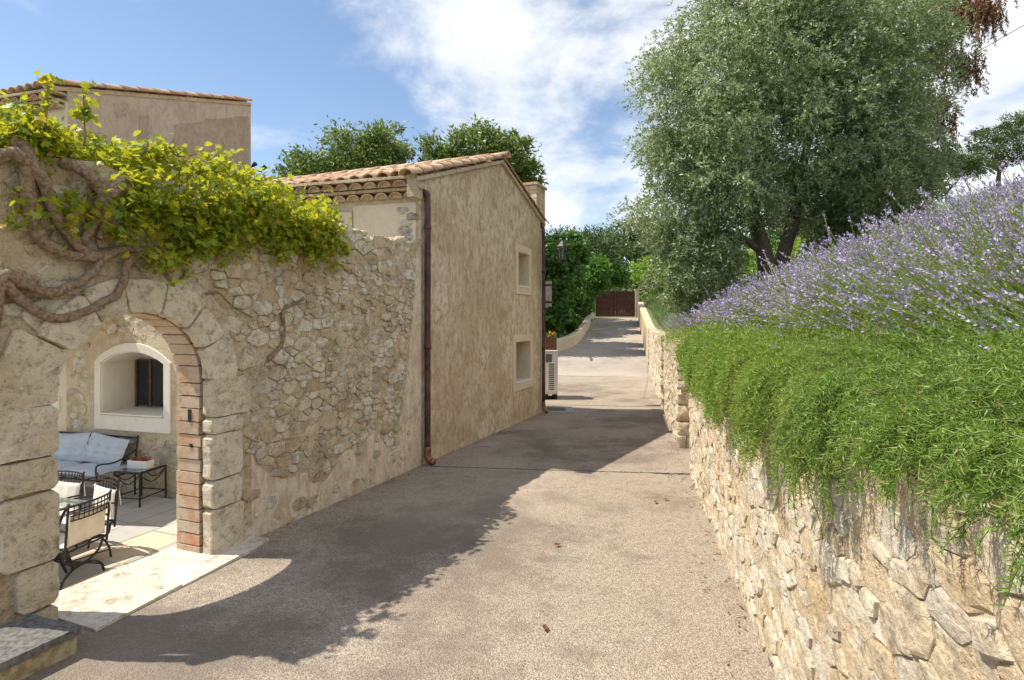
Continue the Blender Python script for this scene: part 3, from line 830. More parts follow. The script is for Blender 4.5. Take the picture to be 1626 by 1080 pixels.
mb = MB(); mb.box(frF, s0 + .56, s1 - .04, zb + .07, zsp - .0, -.558, -.55); mb.build('pane', 'dark_glass', o)
mb = MB(); mb.prism([(us0 - .11, .25), (us0 + .86, .25), (us0 + .86, 1.44), (us0 - .11, 1.44)], [uwin], frF, .013, .035); o = mb.build('window', 'window_stone', lh)
mb = MB(); mb.box(frF, us0 + .04, us0 + .71, .40, 1.29, -.16, -.14); mb.build('pane', 'dark_glass', o)
mb = MB(); mb.prism(uwin, [[(us0 + .05, .41), (us0 + .70, .41), (us0 + .70, 1.28), (us0 + .05, 1.28)]], frF, -.18, -.10); mb.build('casement', 'white_paint', o)
def in_win(s_, z_): return (s0 - .16 < s_ < s1 + .16 and zb - .26 < z_ < zt_ + .17) or (us0 - .2 < s_ < us0 + .95 and z_ > .2)
cl = [c for c in rubble_cells(3.2, 6.0, PATIO + .05, .35, lambda u, v: (.05, .13), nrg, 1.5, 6000, in_win) if not any(in_win(x, y) for x, y in c[1])]
lay_stones(cl, frF, fac, 'old_stone', rng, .004, (-.010, .016), 200)
# corner stones peeping from the render beside the downpipe
for k in range(9):
    sq = rng.uniform(.10, .26); zq = 1.42 - k * .085
    mb = MB(); pts = [(sq + math.cos(a) * rng.uniform(.06, .12), zq + math.sin(a) * rng.uniform(.035, .06)) for a in [i * math.pi / 4 for i in range(8)]]
    stone_into(mb, pts, (sq, zq), frF, .035, rng, back=.0); mb.build('corner_stone', 'old_stone', lh, smooth=True)
mb = MB(); mb.box(lambda u, v, n: W(u, n, v), END_T - .4, END_T - .003, -2.8, END_Z - .1, -6.5, -.47); mb.build('rear_wall', 'gable_plaster', lh)
# roof: two slopes under barrel tiles
UPV = Vector((0, 0, 1))
sl_f = (RID_Z - EAV_Z) / RID_T; sl_r = (RID_Z - END_Z) / (END_T - RID_T)
def roofpt(t, s, up):
    """point on the roof skin; t runs from eave to ridge to rear eave, s along the ridge"""
    z = (EAV_Z + sl_f * t if t <= RID_T else RID_Z - sl_r * (t - RID_T)) + .06 + up
    tt = t - s * B.dot(A) if False else t
    return C0 + A * t + (-N_) * s + Vector((0, 0, z))
mb = MB()
RS = [(-.16, -.07), (RID_T, -.07), (END_T + .12, -.07)]
for (ta, tb) in ((-.16, RID_T), (RID_T, END_T + .12)):
    q = [roofpt(ta, -.05, 0), roofpt(tb, -.05, 0), roofpt(tb, 6.4, 0), roofpt(ta, 6.4, 0)]
    mb.add(q + [p - Vector((0, 0, .055)) for p in q], [(0, 1, 2, 3), (4, 7, 6, 5), (0, 4, 5, 1), (1, 5, 6, 2), (2, 6, 7, 3), (3, 7, 4, 0)])
roof = mb.build('roof', 'mortar', lh)
def barrel(L=.44, r0=.085, r1=.105, th=.013, n=8, fill=False):
    mb = MB(); vs = []
    for y, r in ((0, r0), (L, r1)):
        for rr in (r, r - th):
            for k in range(n + 1):
                a = math.pi * k / n; vs.append((math.cos(a) * rr, y, math.sin(a) * rr * .82))
    q = n + 1; fs = []
    for k in range(n):
        fs += [(k, k + 1, 2 * q + k + 1, 2 * q + k), (q + k + 1, q + k, 3 * q + k, 3 * q + k + 1), (2 * q + k, 2 * q + k + 1, 3 * q + k + 1, 3 * q + k), (k + 1, k, q + k, q + k + 1)]
    fs += [(0, 2 * q, 3 * q, q), (n, q + n, 3 * q + n, 2 * q + n)]
    mb.add(vs, fs)
    if fill:
        vs = [(math.cos(math.pi * k / n) * (r1 - th), L - .05, math.sin(math.pi * k / n) * (r1 - th) * .82) for k in range(n + 1)]
        mb.add(vs, [tuple(range(n + 1))], 1)
    return mb
TILE = barrel().mesh('roof_tile', 'terracotta', smooth=True)
GTILE = barrel(.30, .092, .092, .013, 8, True).mesh('eave_tile', ['terracotta', 'mortar'], smooth=False)
def frame(x, y, z, p):
    return Matrix(((x.x, y.x, z.x, p.x), (x.y, y.y, z.y, p.y), (x.z, y.z, z.z, p.z), (0, 0, 0, 1)))
def lay_roof(parent, ptfn, t_eave, t_ridge, slope, s0_, s1_, pitch, expo, along, acr, limit=300, single=True):
    """cover tiles from ridge to eave; along = upslope plan dir, acr = plan dir along the eave"""
    up = (along + UPV * slope).normalized(); down = -up; nz = acr.cross(down)
    if nz.z < 0: nz = -nz
    Lh = expo / math.sqrt(1 + slope * slope)
    rows = int(abs(t_ridge - t_eave) / Lh) + 1; cols = int((s1_ - s0_) / pitch)
    sgn = 1 if t_ridge > t_eave else -1
    items = []
    for j in range(cols):
        for i in range(rows):
            t = t_eave + sgn * (i * Lh + .42 / math.sqrt(1 + slope * slope))
            if sgn * (t - t_ridge) > .12: t = t_ridge
            p = ptfn(t, s0_ + (j + .5) * pitch, .01 + .012 + rng.uniform(-.004, .006)) + acr * rng.uniform(-.006, .006)
            x = down.cross(nz); M = frame(x, (down + nz * rng.uniform(-.01, .02)).normalized(), nz, p)
            items.append(M)
    if single:
        for M in items[:limit]: link_mesh(TILE, 'roof_tile', parent, M)
        items = items[limit:]
    if items:
        mb = MB(); tv = [v.co.copy() for v in TILE.vertices]; tf = [tuple(p.vertices) for p in TILE.polygons]
        for M in items: mb.add([M @ v_ for v_ in tv], tf)
        tag(mb.build('far_tiles', 'terracotta', parent, smooth=True), kind='stuff')
lay_roof(roof, roofpt, -.20, RID_T, sl_f, .12, 6.3, .212, .34, A, -N_)
lay_roof(roof, roofpt, END_T + .14, RID_T, sl_r, .12, 6.3, .212, .34, -A, -N_, single=False)
# verge tiles along the gable and ridge tiles
for (t0, t1, slp, al) in ((-.20, RID_T, sl_f, A), (END_T + .14, RID_T, sl_r, -A)):
    up = (al + UPV * slp).normalized(); nz = Vector((0, 0, 1)) - up * up.z; nz.normalize(); down = -up; x = down.cross(nz)
    n_ = int(abs(t1 - t0) / .31)
    for k in range(n_ + 1):
        t = t0 + (t1 - t0) * (k + 1) / (n_ + 1)
        link_mesh(TILE, 'verge_tile', roof, frame(x, (down + nz * .03).normalized(), nz, roofpt(t, .02, .035)))
for k in range(17):
    p = roofpt(RID_T, -.02 + .37 * k, .05); link_mesh(TILE, 'ridge_tile', roof, frame(A, N_, UPV, p + N_ * -.3))
# genoise: two rows of tile mouths under the eave, with a thin bed above each
eave = None
for row, (out, z) in enumerate(((.10, 1.575), (.20, 1.70))):
    mb = MB(); mb.box(lambda u, v, n: Fc(u, n, v), -.02, S_END, z + .083, z + .118, -.3, out + .02)
    e = mb.build('eave_bed', 'mortar', lh)
    for k in range(29):
        s_ = .10 + k * .208 + (.104 if row else 0)
        if s_ > 6.0: break
        x = -B; y = NB; link_mesh(GTILE, 'eave_tile', e, frame(x, y, UPV, Fc(s_, out - .30, z)))
mb = MB(); mb.box(lambda u, v, n: Fc(u, n, v), -.02, .09, 1.55, 1.83, -.1, .21); mb.build('eave_end', 'mortar', lh)
# chimney beyond the rear eave
ch = MB(); ch.box(frW, 4.75, 5.3, -2, 2.80, -.55, -.06); c_ = ch.build('chimney', 'pale_mortar', lh)
for lv in range(9):
    for k in range(3):
        t0 = 4.745 + k * .187; mb = MB()
        pts = [(t0 + .01, 2.0 + lv * .088), (t0 + .175, 2.0 + lv * .088), (t0 + .175, 2.078 + lv * .088), (t0 + .01, 2.078 + lv * .088)]
        mb.box(frW, pts[0][0], pts[2][0], pts[0][1], pts[2][1], -.07, -.05); mb.build('brick', 'pale_stone', c_)
        n0 = -.56 + k * .17; mb = MB(); mb.box(frW, 4.735, 4.76, 2.0 + lv * .088, 2.078 + lv * .088, n0 + .005, n0 + .165); mb.build('brick', 'pale_stone', c_)
mb = MB(); mb.box(frW, 4.70, 5.35, 2.80, 2.85, -.60, -.02); mb.build('cap', 'pale_mortar', c_)
# downpipes
def pipe(path, r, label, brackets, boot):
    e = empty('downpipe', path[-1], label, 'downpipe', 'brown downpipes on the gable')
    mb = MB(); mb.tube(smooth_path(path, 4), r, 12); mb.build('pipe', 'pipe_brown', e, smooth=True)
    for p in brackets:
        mb = MB(); mb.tube([p - UPV * .03, p + UPV * .03], r * 1.22, 12); mb.build('bracket', 'pipe_brown', e, smooth=True)
    mb = MB(); mb.tube(smooth_path(boot, 4), r * 1.12, 12); mb.build('boot', 'copper', e, smooth=True)
g0 = gz(7.4)
pipe([W(.06, -.02, 1.68), W(.06, .05, 1.62), W(.06, .07, 1.50), W(.06, .07, .2), W(.06, .07, g0 + .30), W(.06, .07, g0 + .2)], .041, 'brown metal downpipe where the rubble wall meets the plaster gable', [W(.06, .07, 1.2), W(.06, .07, -.35)], [W(.06, .07, g0 + .24), W(.06, .07, g0 + .12), W(.06, .10, g0 + .06), W(.06, .17, g0 + .045)])
g1 = gz(11.9)
pipe([W(4.86, .0, 2.0), W(4.86, .05, 1.9), W(4.86, .06, 1.7), W(4.86, .06, .2), W(4.86, .06, g1 + .2)], .034, 'brown metal downpipe at the far corner of the gable by the white unit', [W(4.86, .06, 1.0), W(4.86, .06, -.6)], [W(4.86, .06, g1 + .24), W(4.86, .06, g1 + .12), W(4.86, .09, g1 + .06), W(4.86, .15, g1 + .045)])

# ------------------------------------------------------------------ tall house behind the courtyard
TC = C0 + B * S_END; TC.z = 0
T2 = lambda t, n, z: TC + A * t + N_ * n + Vector((0, 0, z))
HT, HZ0, HZ1 = 3.69, 3.66, 4.72
thh = empty('tall_house', T2(1.5, -2, -2.6), 'tall plaster house block with patched grey-brown side wall above the vine', 'house')
mb = MB(); mb.prism([(0.02, -2.8), (HT, -2.8), (HT, HZ1), (0.02, HZ0)], [], lambda u, v, n: T2(u, n, v), -5.5, 0); mb.build('side_wall', 'block_plaster', thh)
# patches of bare render on the side wall
def patch(pxs, d, mat):
    pts = []
    for x, y in pxs: pts.append(on_plane(x, y, TC, A))
    pts2 = []
    for i in range(len(pts)):
        p, q = pts[i], pts[(i + 1) % len(pts)]
        for k in range(4):
            f = k / 4; pts2.append((p[0] + (q[0] - p[0]) * f + rng.uniform(-.03, .03), p[1] + (q[1] - p[1]) * f + rng.uniform(-.03, .03)))
    mb = MB(); mb.prism(pts2, [], lambda u, v, n: T2(u, n, v), .001, d); mb.build('render_patch', mat, thh)
patch([(278, 200), (330, 192), (394, 185), (396, 262), (340, 275), (300, 255), (272, 230)], .010, 'bare_render')
patch([(222, 185), (234, 182), (236, 225), (220, 240)], .008, 'bare_render')
patch([(180, 165), (200, 162), (205, 182), (184, 185)], .008, 'bare_render')
frT = lambda u, v, n: TC + B * u + NB * n + Vector((0, 0, v))
mb = MB(); mb.prism([(.0, -2.8), (7, -2.8), (7, HZ0 - .2), (0, HZ0 - .2)], [], frT, -.5, 0); mb.build('front_wall', 'facade_plaster', thh)
for row, (out, z) in enumerate(((.10, 3.36), (.20, 3.48))):
    mb = MB(); mb.box(frT, .02, 7, z + .083, z + .118, -.3, out + .02); e = mb.build('eave_bed', 'mortar', thh)
    for k in range(16):
        s_ = .12 + k * .208 + (.104 if row else 0); link_mesh(GTILE, 'eave_tile', e, frame(-B, NB, UPV, frT(s_, z, out - .30)))
slt = (HZ1 - HZ0) / HT
tpt = lambda t, s, up: TC + A * t - N_ * s + Vector((0, 0, HZ0 + slt * t + .03 + up))
mb = MB(); q = [tpt(-.2, -.02, 0), tpt(HT, -.02, 0), tpt(HT, 6, 0), tpt(-.2, 6, 0)]
mb.add(q + [p - Vector((0, 0, .06)) for p in q], [(0, 1, 2, 3), (4, 7, 6, 5), (0, 4, 5, 1), (1, 5, 6, 2), (2, 6, 7, 3), (3, 7, 4, 0)])
r2 = mb.build('roof', 'mortar', thh)
lay_roof(r2, tpt, -.25, HT - .1, slt, .15, 5.5, .212, .34, A, -N_, limit=270)
up = (A + UPV * slt).normalized(); nz = (UPV - up * up.z).normalized(); x = (-up).cross(nz)
for k in range(13): link_mesh(TILE, 'verge_tile', r2, frame(x, (-up + nz * .03).normalized(), nz, tpt(-.2 + (HT + .2) * (k + 1) / 13, .03, .03)))
mb = MB(); mb.tube([T2(.55, .06, 2.95), T2(.55, .06, -2.5)], .05, 10); mb.build('downpipe', 'pipe_brown', thh, smooth=True)
sp = empty('wall_spotlight', T2(3.66, .1, 3.2), 'small dark spotlights on a bracket at the tall house corner', 'spotlight')
zq = on_plane(392, 270, TC, A)[1]
mb = MB(); mb.tube([T2(HT - .1, 0, zq), T2(HT - .1, .16, zq), T2(HT + .15, .16, zq)], .012, 6); mb.build('bracket', 'iron', sp)
for dt in (-.12, .15):
    mb = MB(); c = T2(HT + dt, .16, zq + .02); mb.tube([c, c + UPV * .05, c + UPV * .05 + N_ * .03, c + UPV * .09 + N_ * .10], [.015, .02, .035, .05], 10); mb.build('lamp_head', 'iron', sp, smooth=True)
# ------------------------------------------------------------------ right-hand retaining walls
TILT = .06
GR = 'stone retaining walls along the driveway'
def retaining(u0, u1, label, size, tries, limit=300, stones=True, setback=0.):
    e = empty('retaining_wall', Rw((u0 + u1) / 2, -.15, gz(u0) - .02), label, 'wall', GR)
    us_ = [u0 + (u1 - u0) * k / 12 for k in range(13)]
    fr = lambda u, v, n: Rw(u, n - setback, v)
    mb = MB(); mb.prism([(u, gz(u * .98) - .3) for u in us_] + [(u, zt(u)) for u in reversed(us_)], [], fr, -.36, .005); mb.build('wall_core', 'pale_mortar', e)
    if stones:
        zlo = min(gz(u0 * .98), gz(u1 * .98)); zhi = max(zt(u0), zt(u1))
        sk = lambda u, v: v < gz(u * .98) + .0 or v > zt(u) - .03
        cl = rubble_cells(u0 + .06, u1 - .05, zlo, zhi, size, nrg, 1.75, tries, sk)
        lay_stones(cl, fr, e, 'pale_stone', rng, .001, (.003, .022), limit)
    if setback: return e
    # end face towards the camera, built of squared stones
    z = gz(u0 * .98) - .02
    while z < zt(u0) - .04:
        h = rng.uniform(.13, .24); h = min(h, zt(u0) - z)
        split = rng.choice((.5, .36, .64, 1))
        for a, b2 in ((0, split), (split, 1)):
            if b2 - a < .05: continue
            n0, n1 = .03 - .38 * b2, .03 - .38 * a
            f2 = lambda p, q, n: Rw(u0 - n, p, q)
            mb = MB(); pts = [(n0, z), ((n0 + n1) / 2, z - .004), (n1, z), (n1 + .004, z + h / 2), (n1, z + h), ((n0 + n1) / 2, z + h + .003), (n0, z + h)]
            P2, c2 = shape_stone(pts, .006, rng); stone_into(mb, P2, c2, f2, rng.uniform(.02, .04), rng, flat=.8); mb.build('end_stone', 'pale_stone', e, smooth=True)
        z += h
    return e
retaining(-4.0, 7.05, 'long pale rubble retaining wall with rosemary trailing over it', lambda u, v: (.04, .125), 34000)
retaining(8.6, 12.15, 'short pale rubble retaining wall beyond the rosemary gap, shaded at its foot', lambda u, v: (.05, .12), 7000, 150)
retaining(12.95, 20.6, 'pale rubble retaining wall beside the driveway under the olive tree', lambda u, v: (.07, .15), 8000, 150)
retaining(7.053, 8.56, 'recessed stretch of rubble wall closing the gap after the rosemary', lambda u, v: (.05, .12), 3000, 60, True, .27)
retaining(12.153, 12.94, 'recessed stub of rubble wall between the two shaded walls', lambda u, v: (.05, .12), 2000, 30, True, .27)
retaining(21.4, 44.2, 'far low stone wall running up to the brown gate', None, 0, 0, False)

# ------------------------------------------------------------------ far driveway: curved low wall, gate
kw = empty('kerb_wall', (3.1, 27.8, gz(27.8)), 'low curved cream rendered wall edging the far driveway', 'wall')
path = smooth_path([(1.15, 23.2, 0), (2.05, 25.4, 0), (3.1, 27.8, 0), (4.3, 33.2, 0), (5.4, 39, 0), (6.35, 44.2, 0)], 6)
mb = MB(); vs = []
for i, p in enumerate(path):
    d = (path[min(i + 1, len(path) - 1)] - path[max(0, i - 1)]).normalized(); nn = Vector((-d.y, d.x, 0)); g_ = gz(p.y)
    for off, z in ((0, g_ - .15), (0, g_ + .50), (.02, g_ + .54), (.26, g_ + .54), (.28, g_ + .50), (.28, g_ - .15)):
        vs.append(p + nn * off + Vector((0, 0, z)))
mb.add(vs, [(i * 6 + j, i * 6 + j + 1, (i + 1) * 6 + j + 1, (i + 1) * 6 + j) for i in range(len(path) - 1) for j in range(5)] + [(0, 1, 2, 3, 4, 5)])
mb.build('wall_body', 'facade_plaster', kw, smooth=False)
ga = empty('gate', (8.0, 44.5, gz(44)), 'dark rust-brown double driveway gate closing the far end', 'gate')
gx0, gx1, gy, gzz = 6.55, 9.62, 44.6, gz(44)
frG = lambda u, v, n: Vector((u, gy - n, v))
mid = (gx0 + gx1) / 2
for a, b2 in ((gx0, mid - .01), (mid + .01, gx1)):
    mb = MB(); mb.prism([(a, gzz + .08), (b2, gzz + .08), (b2, gzz + 2.06), (a, gzz + 2.06)], [[(a + .07, gzz + .16), (b2 - .07, gzz + .16), (b2 - .07, gzz + 1.98), (a + .07, gzz + 1.98)]], frG, 0, .06); leaf_ = mb.build('gate_leaf', 'rust_gate', ga)
    nbd = 9
    for k in range(nbd):
        u0 = a + .07 + (b2 - a - .14) * k / nbd; u1 = a + .07 + (b2 - a - .14) * (k + 1) / nbd
        mb = MB(); mb.box(frG, u0 + .004, u1 - .004, gzz + .16, gzz + 1.98, .015, .04); mb.build('board', 'rust_gate', leaf_)
for x in (gx0 - .32, gx1 + .02):
    mb = MB(); mb.box(frG, x, x + .30, gzz - .2, gzz + 2.16, -.15, .15); mb.build('gate_post', 'facade_plaster', ga)
    mb = MB(); mb.box(frG, x - .03, x + .33, gzz + 2.16, gzz + 2.22, -.18, .18); mb.build('post_cap', 'facade_plaster', ga)

# ------------------------------------------------------------------ behind the house: shutter, lantern, outdoor unit, covers
sh = empty('window_shutter', W(5.05, .25, 0), 'pale grey board shutter standing open at the rear of the house', 'shutter')
zs0, zs1 = -.0, .72
p_a = at_y(861, 447, 12.35); p_b = at_y(876, 487, 12.35); 
frS = lambda u, v, n: Vector((u, 12.35 - n, v))
for k in range(3):
    w3 = (p_b.x - p_a.x) / 3; mb = MB(); mb.box(frS, p_a.x + w3 * k + .002, p_a.x + w3 * (k + 1) - .002, p_b.z, p_a.z, 0, .03); mb.build('board', 'grey_wood', sh)
for z in (p_b.z + .08, p_a.z - .1):
    mb = MB(); mb.box(frS, p_a.x, p_b.x, z, z + .035, .031, .045); mb.build('batten', 'iron', sh)
ln = empty('lantern', at_y(893, 410, 13.0), 'black iron lantern hanging from a bracket behind the gable', 'lantern')
q = at_y(893, 397, 13.0); top_ = at_y(893, 378, 13.0)
mb = MB(); mb.tube([at_y(850, 376, 13.0), at_y(905, 377, 13.0)], .014, 6); mb.tube(smooth_path([at_y(855, 366, 13.0), at_y(864, 368, 13.), at_y(872, 374, 13.), at_y(885, 377, 13.)], 4), .01, 6); mb.build('bracket', 'iron', ln)
mb = MB(); mb.tube([top_, top_ - UPV * .06], .012, 6); mb.tube([top_ - UPV * .06, top_ - UPV * .10, top_ - UPV * .20], [.02, .05, .14], 6); mb.build('hood', 'iron', ln)
mb = MB()
for k in range(6):
    a = k * math.pi / 3; d = Vector((math.cos(a), math.sin(a), 0))
    mb.tube([top_ - UPV * .20 + d * .13, top_ - UPV * .52 + d * .075], .010, 4)
mb.tube([top_ - UPV * .50, top_ - UPV * .54, top_ - UPV * .60], [.08, .085, .02], 6); mb.build('cage', 'iron', ln)
mb = MB(); mb.tube([top_ - UPV * .215, top_ - UPV * .50], [.118, .066], 6); mb.build('glass', 'lantern_glass', ln)
ac = empty('outdoor_unit', at_z(876, 634, -1.945), 'tall white outdoor air conditioning unit behind the gable corner', 'air conditioner')
yb = 13.9; x0 = (863.5 - CX) / F * yb; x1 = (886 - CX) / F * yb; frA = lambda u, v, n: Vector((u, yb - n, v))
zb_, ztp = -1.945 + .12, (HY - 556) / F * yb
mb = MB(); mb.box(frA, x0, x1, zb_, ztp, -.75, 0); body = mb.build('body', 'white_paint', ac)
bev = body.modifiers.new('bevel', 'BEVEL'); bev.width = .02; bev.segments = 2
mb = MB(); mb.box(frA, x0 + .05, x0 + .2, ztp - .30, ztp - .1, .001, .006); mb.build('vent', 'grille_grey', ac)
mb = MB(); mb.prism([(x0 + .10, zb_ + .08), (x0 + .27, zb_ + .08), (x0 + .27, ztp - .31), (x0 + .10, ztp - .31)], [[(x0 + .12, zb_ + .1), (x0 + .25, zb_ + .1), (x0 + .25, ztp - .33), (x0 + .12, ztp - .33)]], frA, .001, .03); gr = mb.build('grille', 'white_paint', ac)
mb = MB(); mb.box(frA, x0 + .12, x0 + .25, zb_ + .1, ztp - .33, .001, .005); mb.build('grille_back', 'grille_grey', gr)
nsl = 14; hh = (ztp - .33 - zb_ - .1) / nsl
for k in range(nsl):
    mb = MB(); mb.box(frA, x0 + .12, x0 + .25, zb_ + .1 + hh * k, zb_ + .1 + hh * (k + .45), .008, .02); mb.build('slat', 'white_paint', gr)
for xx in (x0 + .03, x1 - .1):
    mb = MB(); mb.box(frA, xx, xx + .08, -1.945, zb_ + .002, -.7, .04); mb.build('foot', 'rubber', ac)
mb = MB(); mb.box(lambda u, v, n: Vector((x1 + .001 + n, u, v)), yb + .1, yb + .65, zb_ + .2, ztp - .2, 0, .006); mb.build('side_panel', 'white_paint', ac)
pb = empty('planter_box', Vector(((x0 + x1) / 2, yb + .3, ztp)), 'brown planter box with orange flowers on top of the white unit', 'planter')
zz0, zz1 = ztp + .002, (HY - 536) / F * yb
mb = MB(); mb.prism([(x0 + .02, yb + .02), (x1 - .03, yb + .02), (x1 - .03, yb + .5), (x0 + .02, yb + .5)], [[(x0 + .05, yb + .05), (x1 - .06, yb + .05), (x1 - .06, yb + .47), (x0 + .05, yb + .47)]], lambda u, v, n: Vector((u, v, n)), zz0, zz1); mb.build('box', 'terracotta_pot', pb)
mb = MB(); mb.box(lambda u, v, n: Vector((u, v, n)), x0 + .05, x1 - .06, yb + .05, yb + .47, zz0 + .01, zz1 - .02); mb.build('soil_fill', 'soil', pb)
nn_ = 90; pos = np.array([[x0 + .1, yb + .1, zz1 - .02]]) + RNG.random((nn_, 3)) * np.array([[.22, .3, .10]])
v_, f_ = scatter(LEAF, pos, RNG.normal(size=(nn_, 3)) + [0, 0, 1.2], RNG.normal(size=(nn_, 3)), .07, .03)
tag(np_obj('foliage', [(v_, f_, 0)], ['dark_leaf'], pb), kind='stuff')
pos = np.array([[x0 + .14, yb + .1, zz1 + .03]]) + RNG.random((26, 3)) * np.array([[.12, .2, .10]])
v_, f_ = scatter(LEAF, pos, RNG.normal(size=(26, 3)), RNG.normal(size=(26, 3)), .05, .05)
np_obj('blossom', [(v_, f_, 0)], ['orange_petal'], pb)
# ground covers
def flat_cover(name, pxs, z, th_, mat, label, cat):
    e = empty(name, at_z(pxs[0][0], pxs[0][1], z), label, cat)
    P = [at_z(x, y, z) for x, y in pxs]
    mb = MB(); mb.prism([(p.x, p.y) for p in P], [], lambda u, v, n: Vector((u, v, n)), z - .05, z + th_); mb.build('plate', mat, e)
    return e
e = flat_cover('manhole_cover', [(752, 709), (766, 702), (797, 704), (784, 711)], gz(9), .010, 'manhole', 'small pale square inspection cover set in the driveway by the gable', 'manhole cover')
P = [at_z(x, y, gz(9) + .013) for x, y in ((758, 708), (768, 703.5), (790, 705), (782, 709.5))]
mb = MB(); mb.prism([(p.x, p.y) for p in P], [], lambda u, v, n: Vector((u, v, n)), gz(9) + .0105, gz(9) + .014); mb.build('lid', 'drive_concrete', e)
e = flat_cover('drain_grate', [(866, 656), (866, 645), (908, 646), (912, 656)], gz(12.3), .012, 'manhole', 'pale stone drain surround with dark grate near the white unit', 'drain')
P = [at_z(x, y, gz(12.3)) for x, y in ((868, 653), (868, 648), (897, 648.5), (899, 653))]
mb = MB(); mb.prism([(p.x, p.y) for p in P], [], lambda u, v, n: Vector((u, v, n)), gz(12.3) + .0125, gz(12.3) + .016); gp = mb.build('grate', 'grate', e)
for k in range(7):
    f0 = k / 7; a = P[0].lerp(P[3], f0 + .02); b2 = P[1].lerp(P[2], f0 + .02); c2 = P[1].lerp(P[2], f0 + .07); d2 = P[0].lerp(P[3], f0 + .07)
    mb = MB(); mb.prism([(p.x, p.y) for p in (a, b2, c2, d2)], [], lambda u, v, n: Vector((u, v, n)), gz(12.3) + .0165, gz(12.3) + .022); mb.build('bar', 'grate', gp)

# ------------------------------------------------------------------ patio furniture
PZ = PATIO + .003
def cushion(w, h, th_, bu, bv, depth=.5):
    """tufted cushion, w along x, h along z, thickness along y (front = +y)"""
    nx, nz_ = 17, 15; vs = []; fs = []
    for side in (1, -1):
        for j in range(nz_ + 1):
            for i in range(nx + 1):
                a, b2 = i / nx * 2 - 1, j / nz_ * 2 - 1
                pr = (max(0, (1 - abs(a) ** 3.2)) * max(0, (1 - abs(b2) ** 3.2))) ** .45
                dm = 0
                for p in range(bu):
                    for q in range(bv):
                        d2 = ((a - ((p + .5) / bu * 2 - 1)) * bu / 2) ** 2 + ((b2 - ((q + .5) / bv * 2 - 1)) * bv / 2) ** 2
                        dm = max(dm, math.exp(-d2 * 7))
                pin = 1 - .05 * (1 - abs(a)) * abs(b2) ; 
                vs.append((a * w / 2 * (1 - .04 * (1 - b2 * b2)), side * th_ / 2 * pr * (1 - depth * dm), (b2 * h / 2) * (1 - .05 * (1 - a * a))))
    K = (nx + 1) * (nz_ + 1)
    for s_ in (0, 1):
        for j in range(nz_):
            for i in range(nx):
                a = s_ * K + j * (nx + 1) + i; fs.append((a, a + 1, a + nx + 2, a + nx + 1) if s_ == 0 else (a, a + nx + 1, a + nx + 2, a + 1))
    return vs, fs
def put(vs, M): return [M @ Vector(v_) for v_ in vs]
def chair_proto(label):
    e = empty('patio_chair', (0, 0, 0), label, 'chair', 'iron chairs round the glass table')
    yb_ = lambda x, z: -.25 - .05 * (z - .44) * 1.6 + .05 * (1 - (x / .26) ** 2) * -1
    for sx_ in (-.26, .26):
        mb = MB(); mb.tube([(sx_, yb_(sx_, z) , z) for z in (.36, .5, .65, .8, .93)] + [(sx_, yb_(sx_, .95) - .01, .96)], .013, 6); mb.build('back_post', 'iron', e)
    mb = MB()
    for z in (.93, .875, .82, .765): mb.tube([(x, yb_(x, z), z) for x in (-.26, -.13, 0, .13, .26)], .009 if z < .9 else .012, 5)
    for k in range(9):
        x = -.208 + k * .052; mb.tube([(x, yb_(x, .765), .765), (x, yb_(x, .93), .93)], .007, 4)
    mb.build('back_grid', 'iron', e)
    mb = MB(); vs, fs = cushion(.50, .36, .07, 3, 2, .35); M = Matrix.Translation((0, -.245, .64)) @ Matrix.Rotation(R(5), 4, 'X'); mb.add(put(vs, M), fs); bc = mb.build('back_cushion', 'cream_cloth', e, smooth=True)
    for sx_ in (-.25, .25):
        mb = MB(); mb.tube(smooth_path([(sx_, -.25, .80), (sx_, -.29, .83), (sx_ * 1.04, -.30, .74), (sx_ * 1.05, -.31, .62)], 3), .008, 4); mb.build('tie', 'cream_cloth', bc)
    mb = MB(); vs, fs = cushion(.53, .52, .085, 2, 2, .3); M = Matrix.Translation((0, .02, .475)) @ Matrix.Rotation(R(-90), 4, 'X'); mb.add(put(vs, M), fs); mb.build('seat_cushion', 'cream_cloth', e, smooth=True)
    mb = MB(); mb.tube([(-.26, -.25, .42), (-.26, .27, .42), (.26, .27, .42), (.26, -.25, .42), (-.26, -.25, .42)], .012, 6)
    mb.build('seat_frame', 'iron', e)
    for y in (-.2, .2):
        mb = MB()
        mb.tube(smooth_path([(-.255, y, .42), (-.22, y, .30), (-.11, y, .225), (0, y, .205), (.11, y, .225), (.22, y, .30), (.255, y, .42)], 3), .013, 6)
        mb.tube(smooth_path([(-.27, y, .0), (-.235, y, .10), (-.13, y, .175), (0, y, .195), (.13, y, .175), (.235, y, .10), (.27, y, .0)], 3), .013, 6)
        mb.build('leg', 'iron', e)
    mb = MB(); mb.tube([(0, -.2, .20), (0, .2, .20)], .011, 6); mb.tube([(0, 0, .20), (0, 0, .42)], .014, 6); mb.tube([(-.24, -.2, .09), (-.24, .2, .09)], .008, 5); mb.tube([(.24, -.2, .09), (.24, .2, .09)], .008, 5); mb.build('stretcher', 'iron', e)
    for sx_ in (-.265, .265):
        mb = MB(); mb.tube(smooth_path([(sx_, -.27, .66), (sx_ * 1.05, -.1, .68), (sx_ * 1.06, .12, .66), (sx_ * 1.04, .24, .58), (sx_, .25, .43)], 4), .012, 6); mb.build('arm', 'iron', e)
    return e
ang = math.atan2(B.y, B.x) - math.pi / 2
ch0 = chair_proto('iron patio chair with cream cushions, its grid back turned to the gateway')
c1 = at_z(132, 925, PZ); ch0.location = c1 + B * .22; ch0.scale = (.92, .92, .88); ch0.rotation_euler.z = ang + R(8)
c = copy_tree(ch0); c['label'] = 'iron patio chair beyond the glass table, beside the low side table'
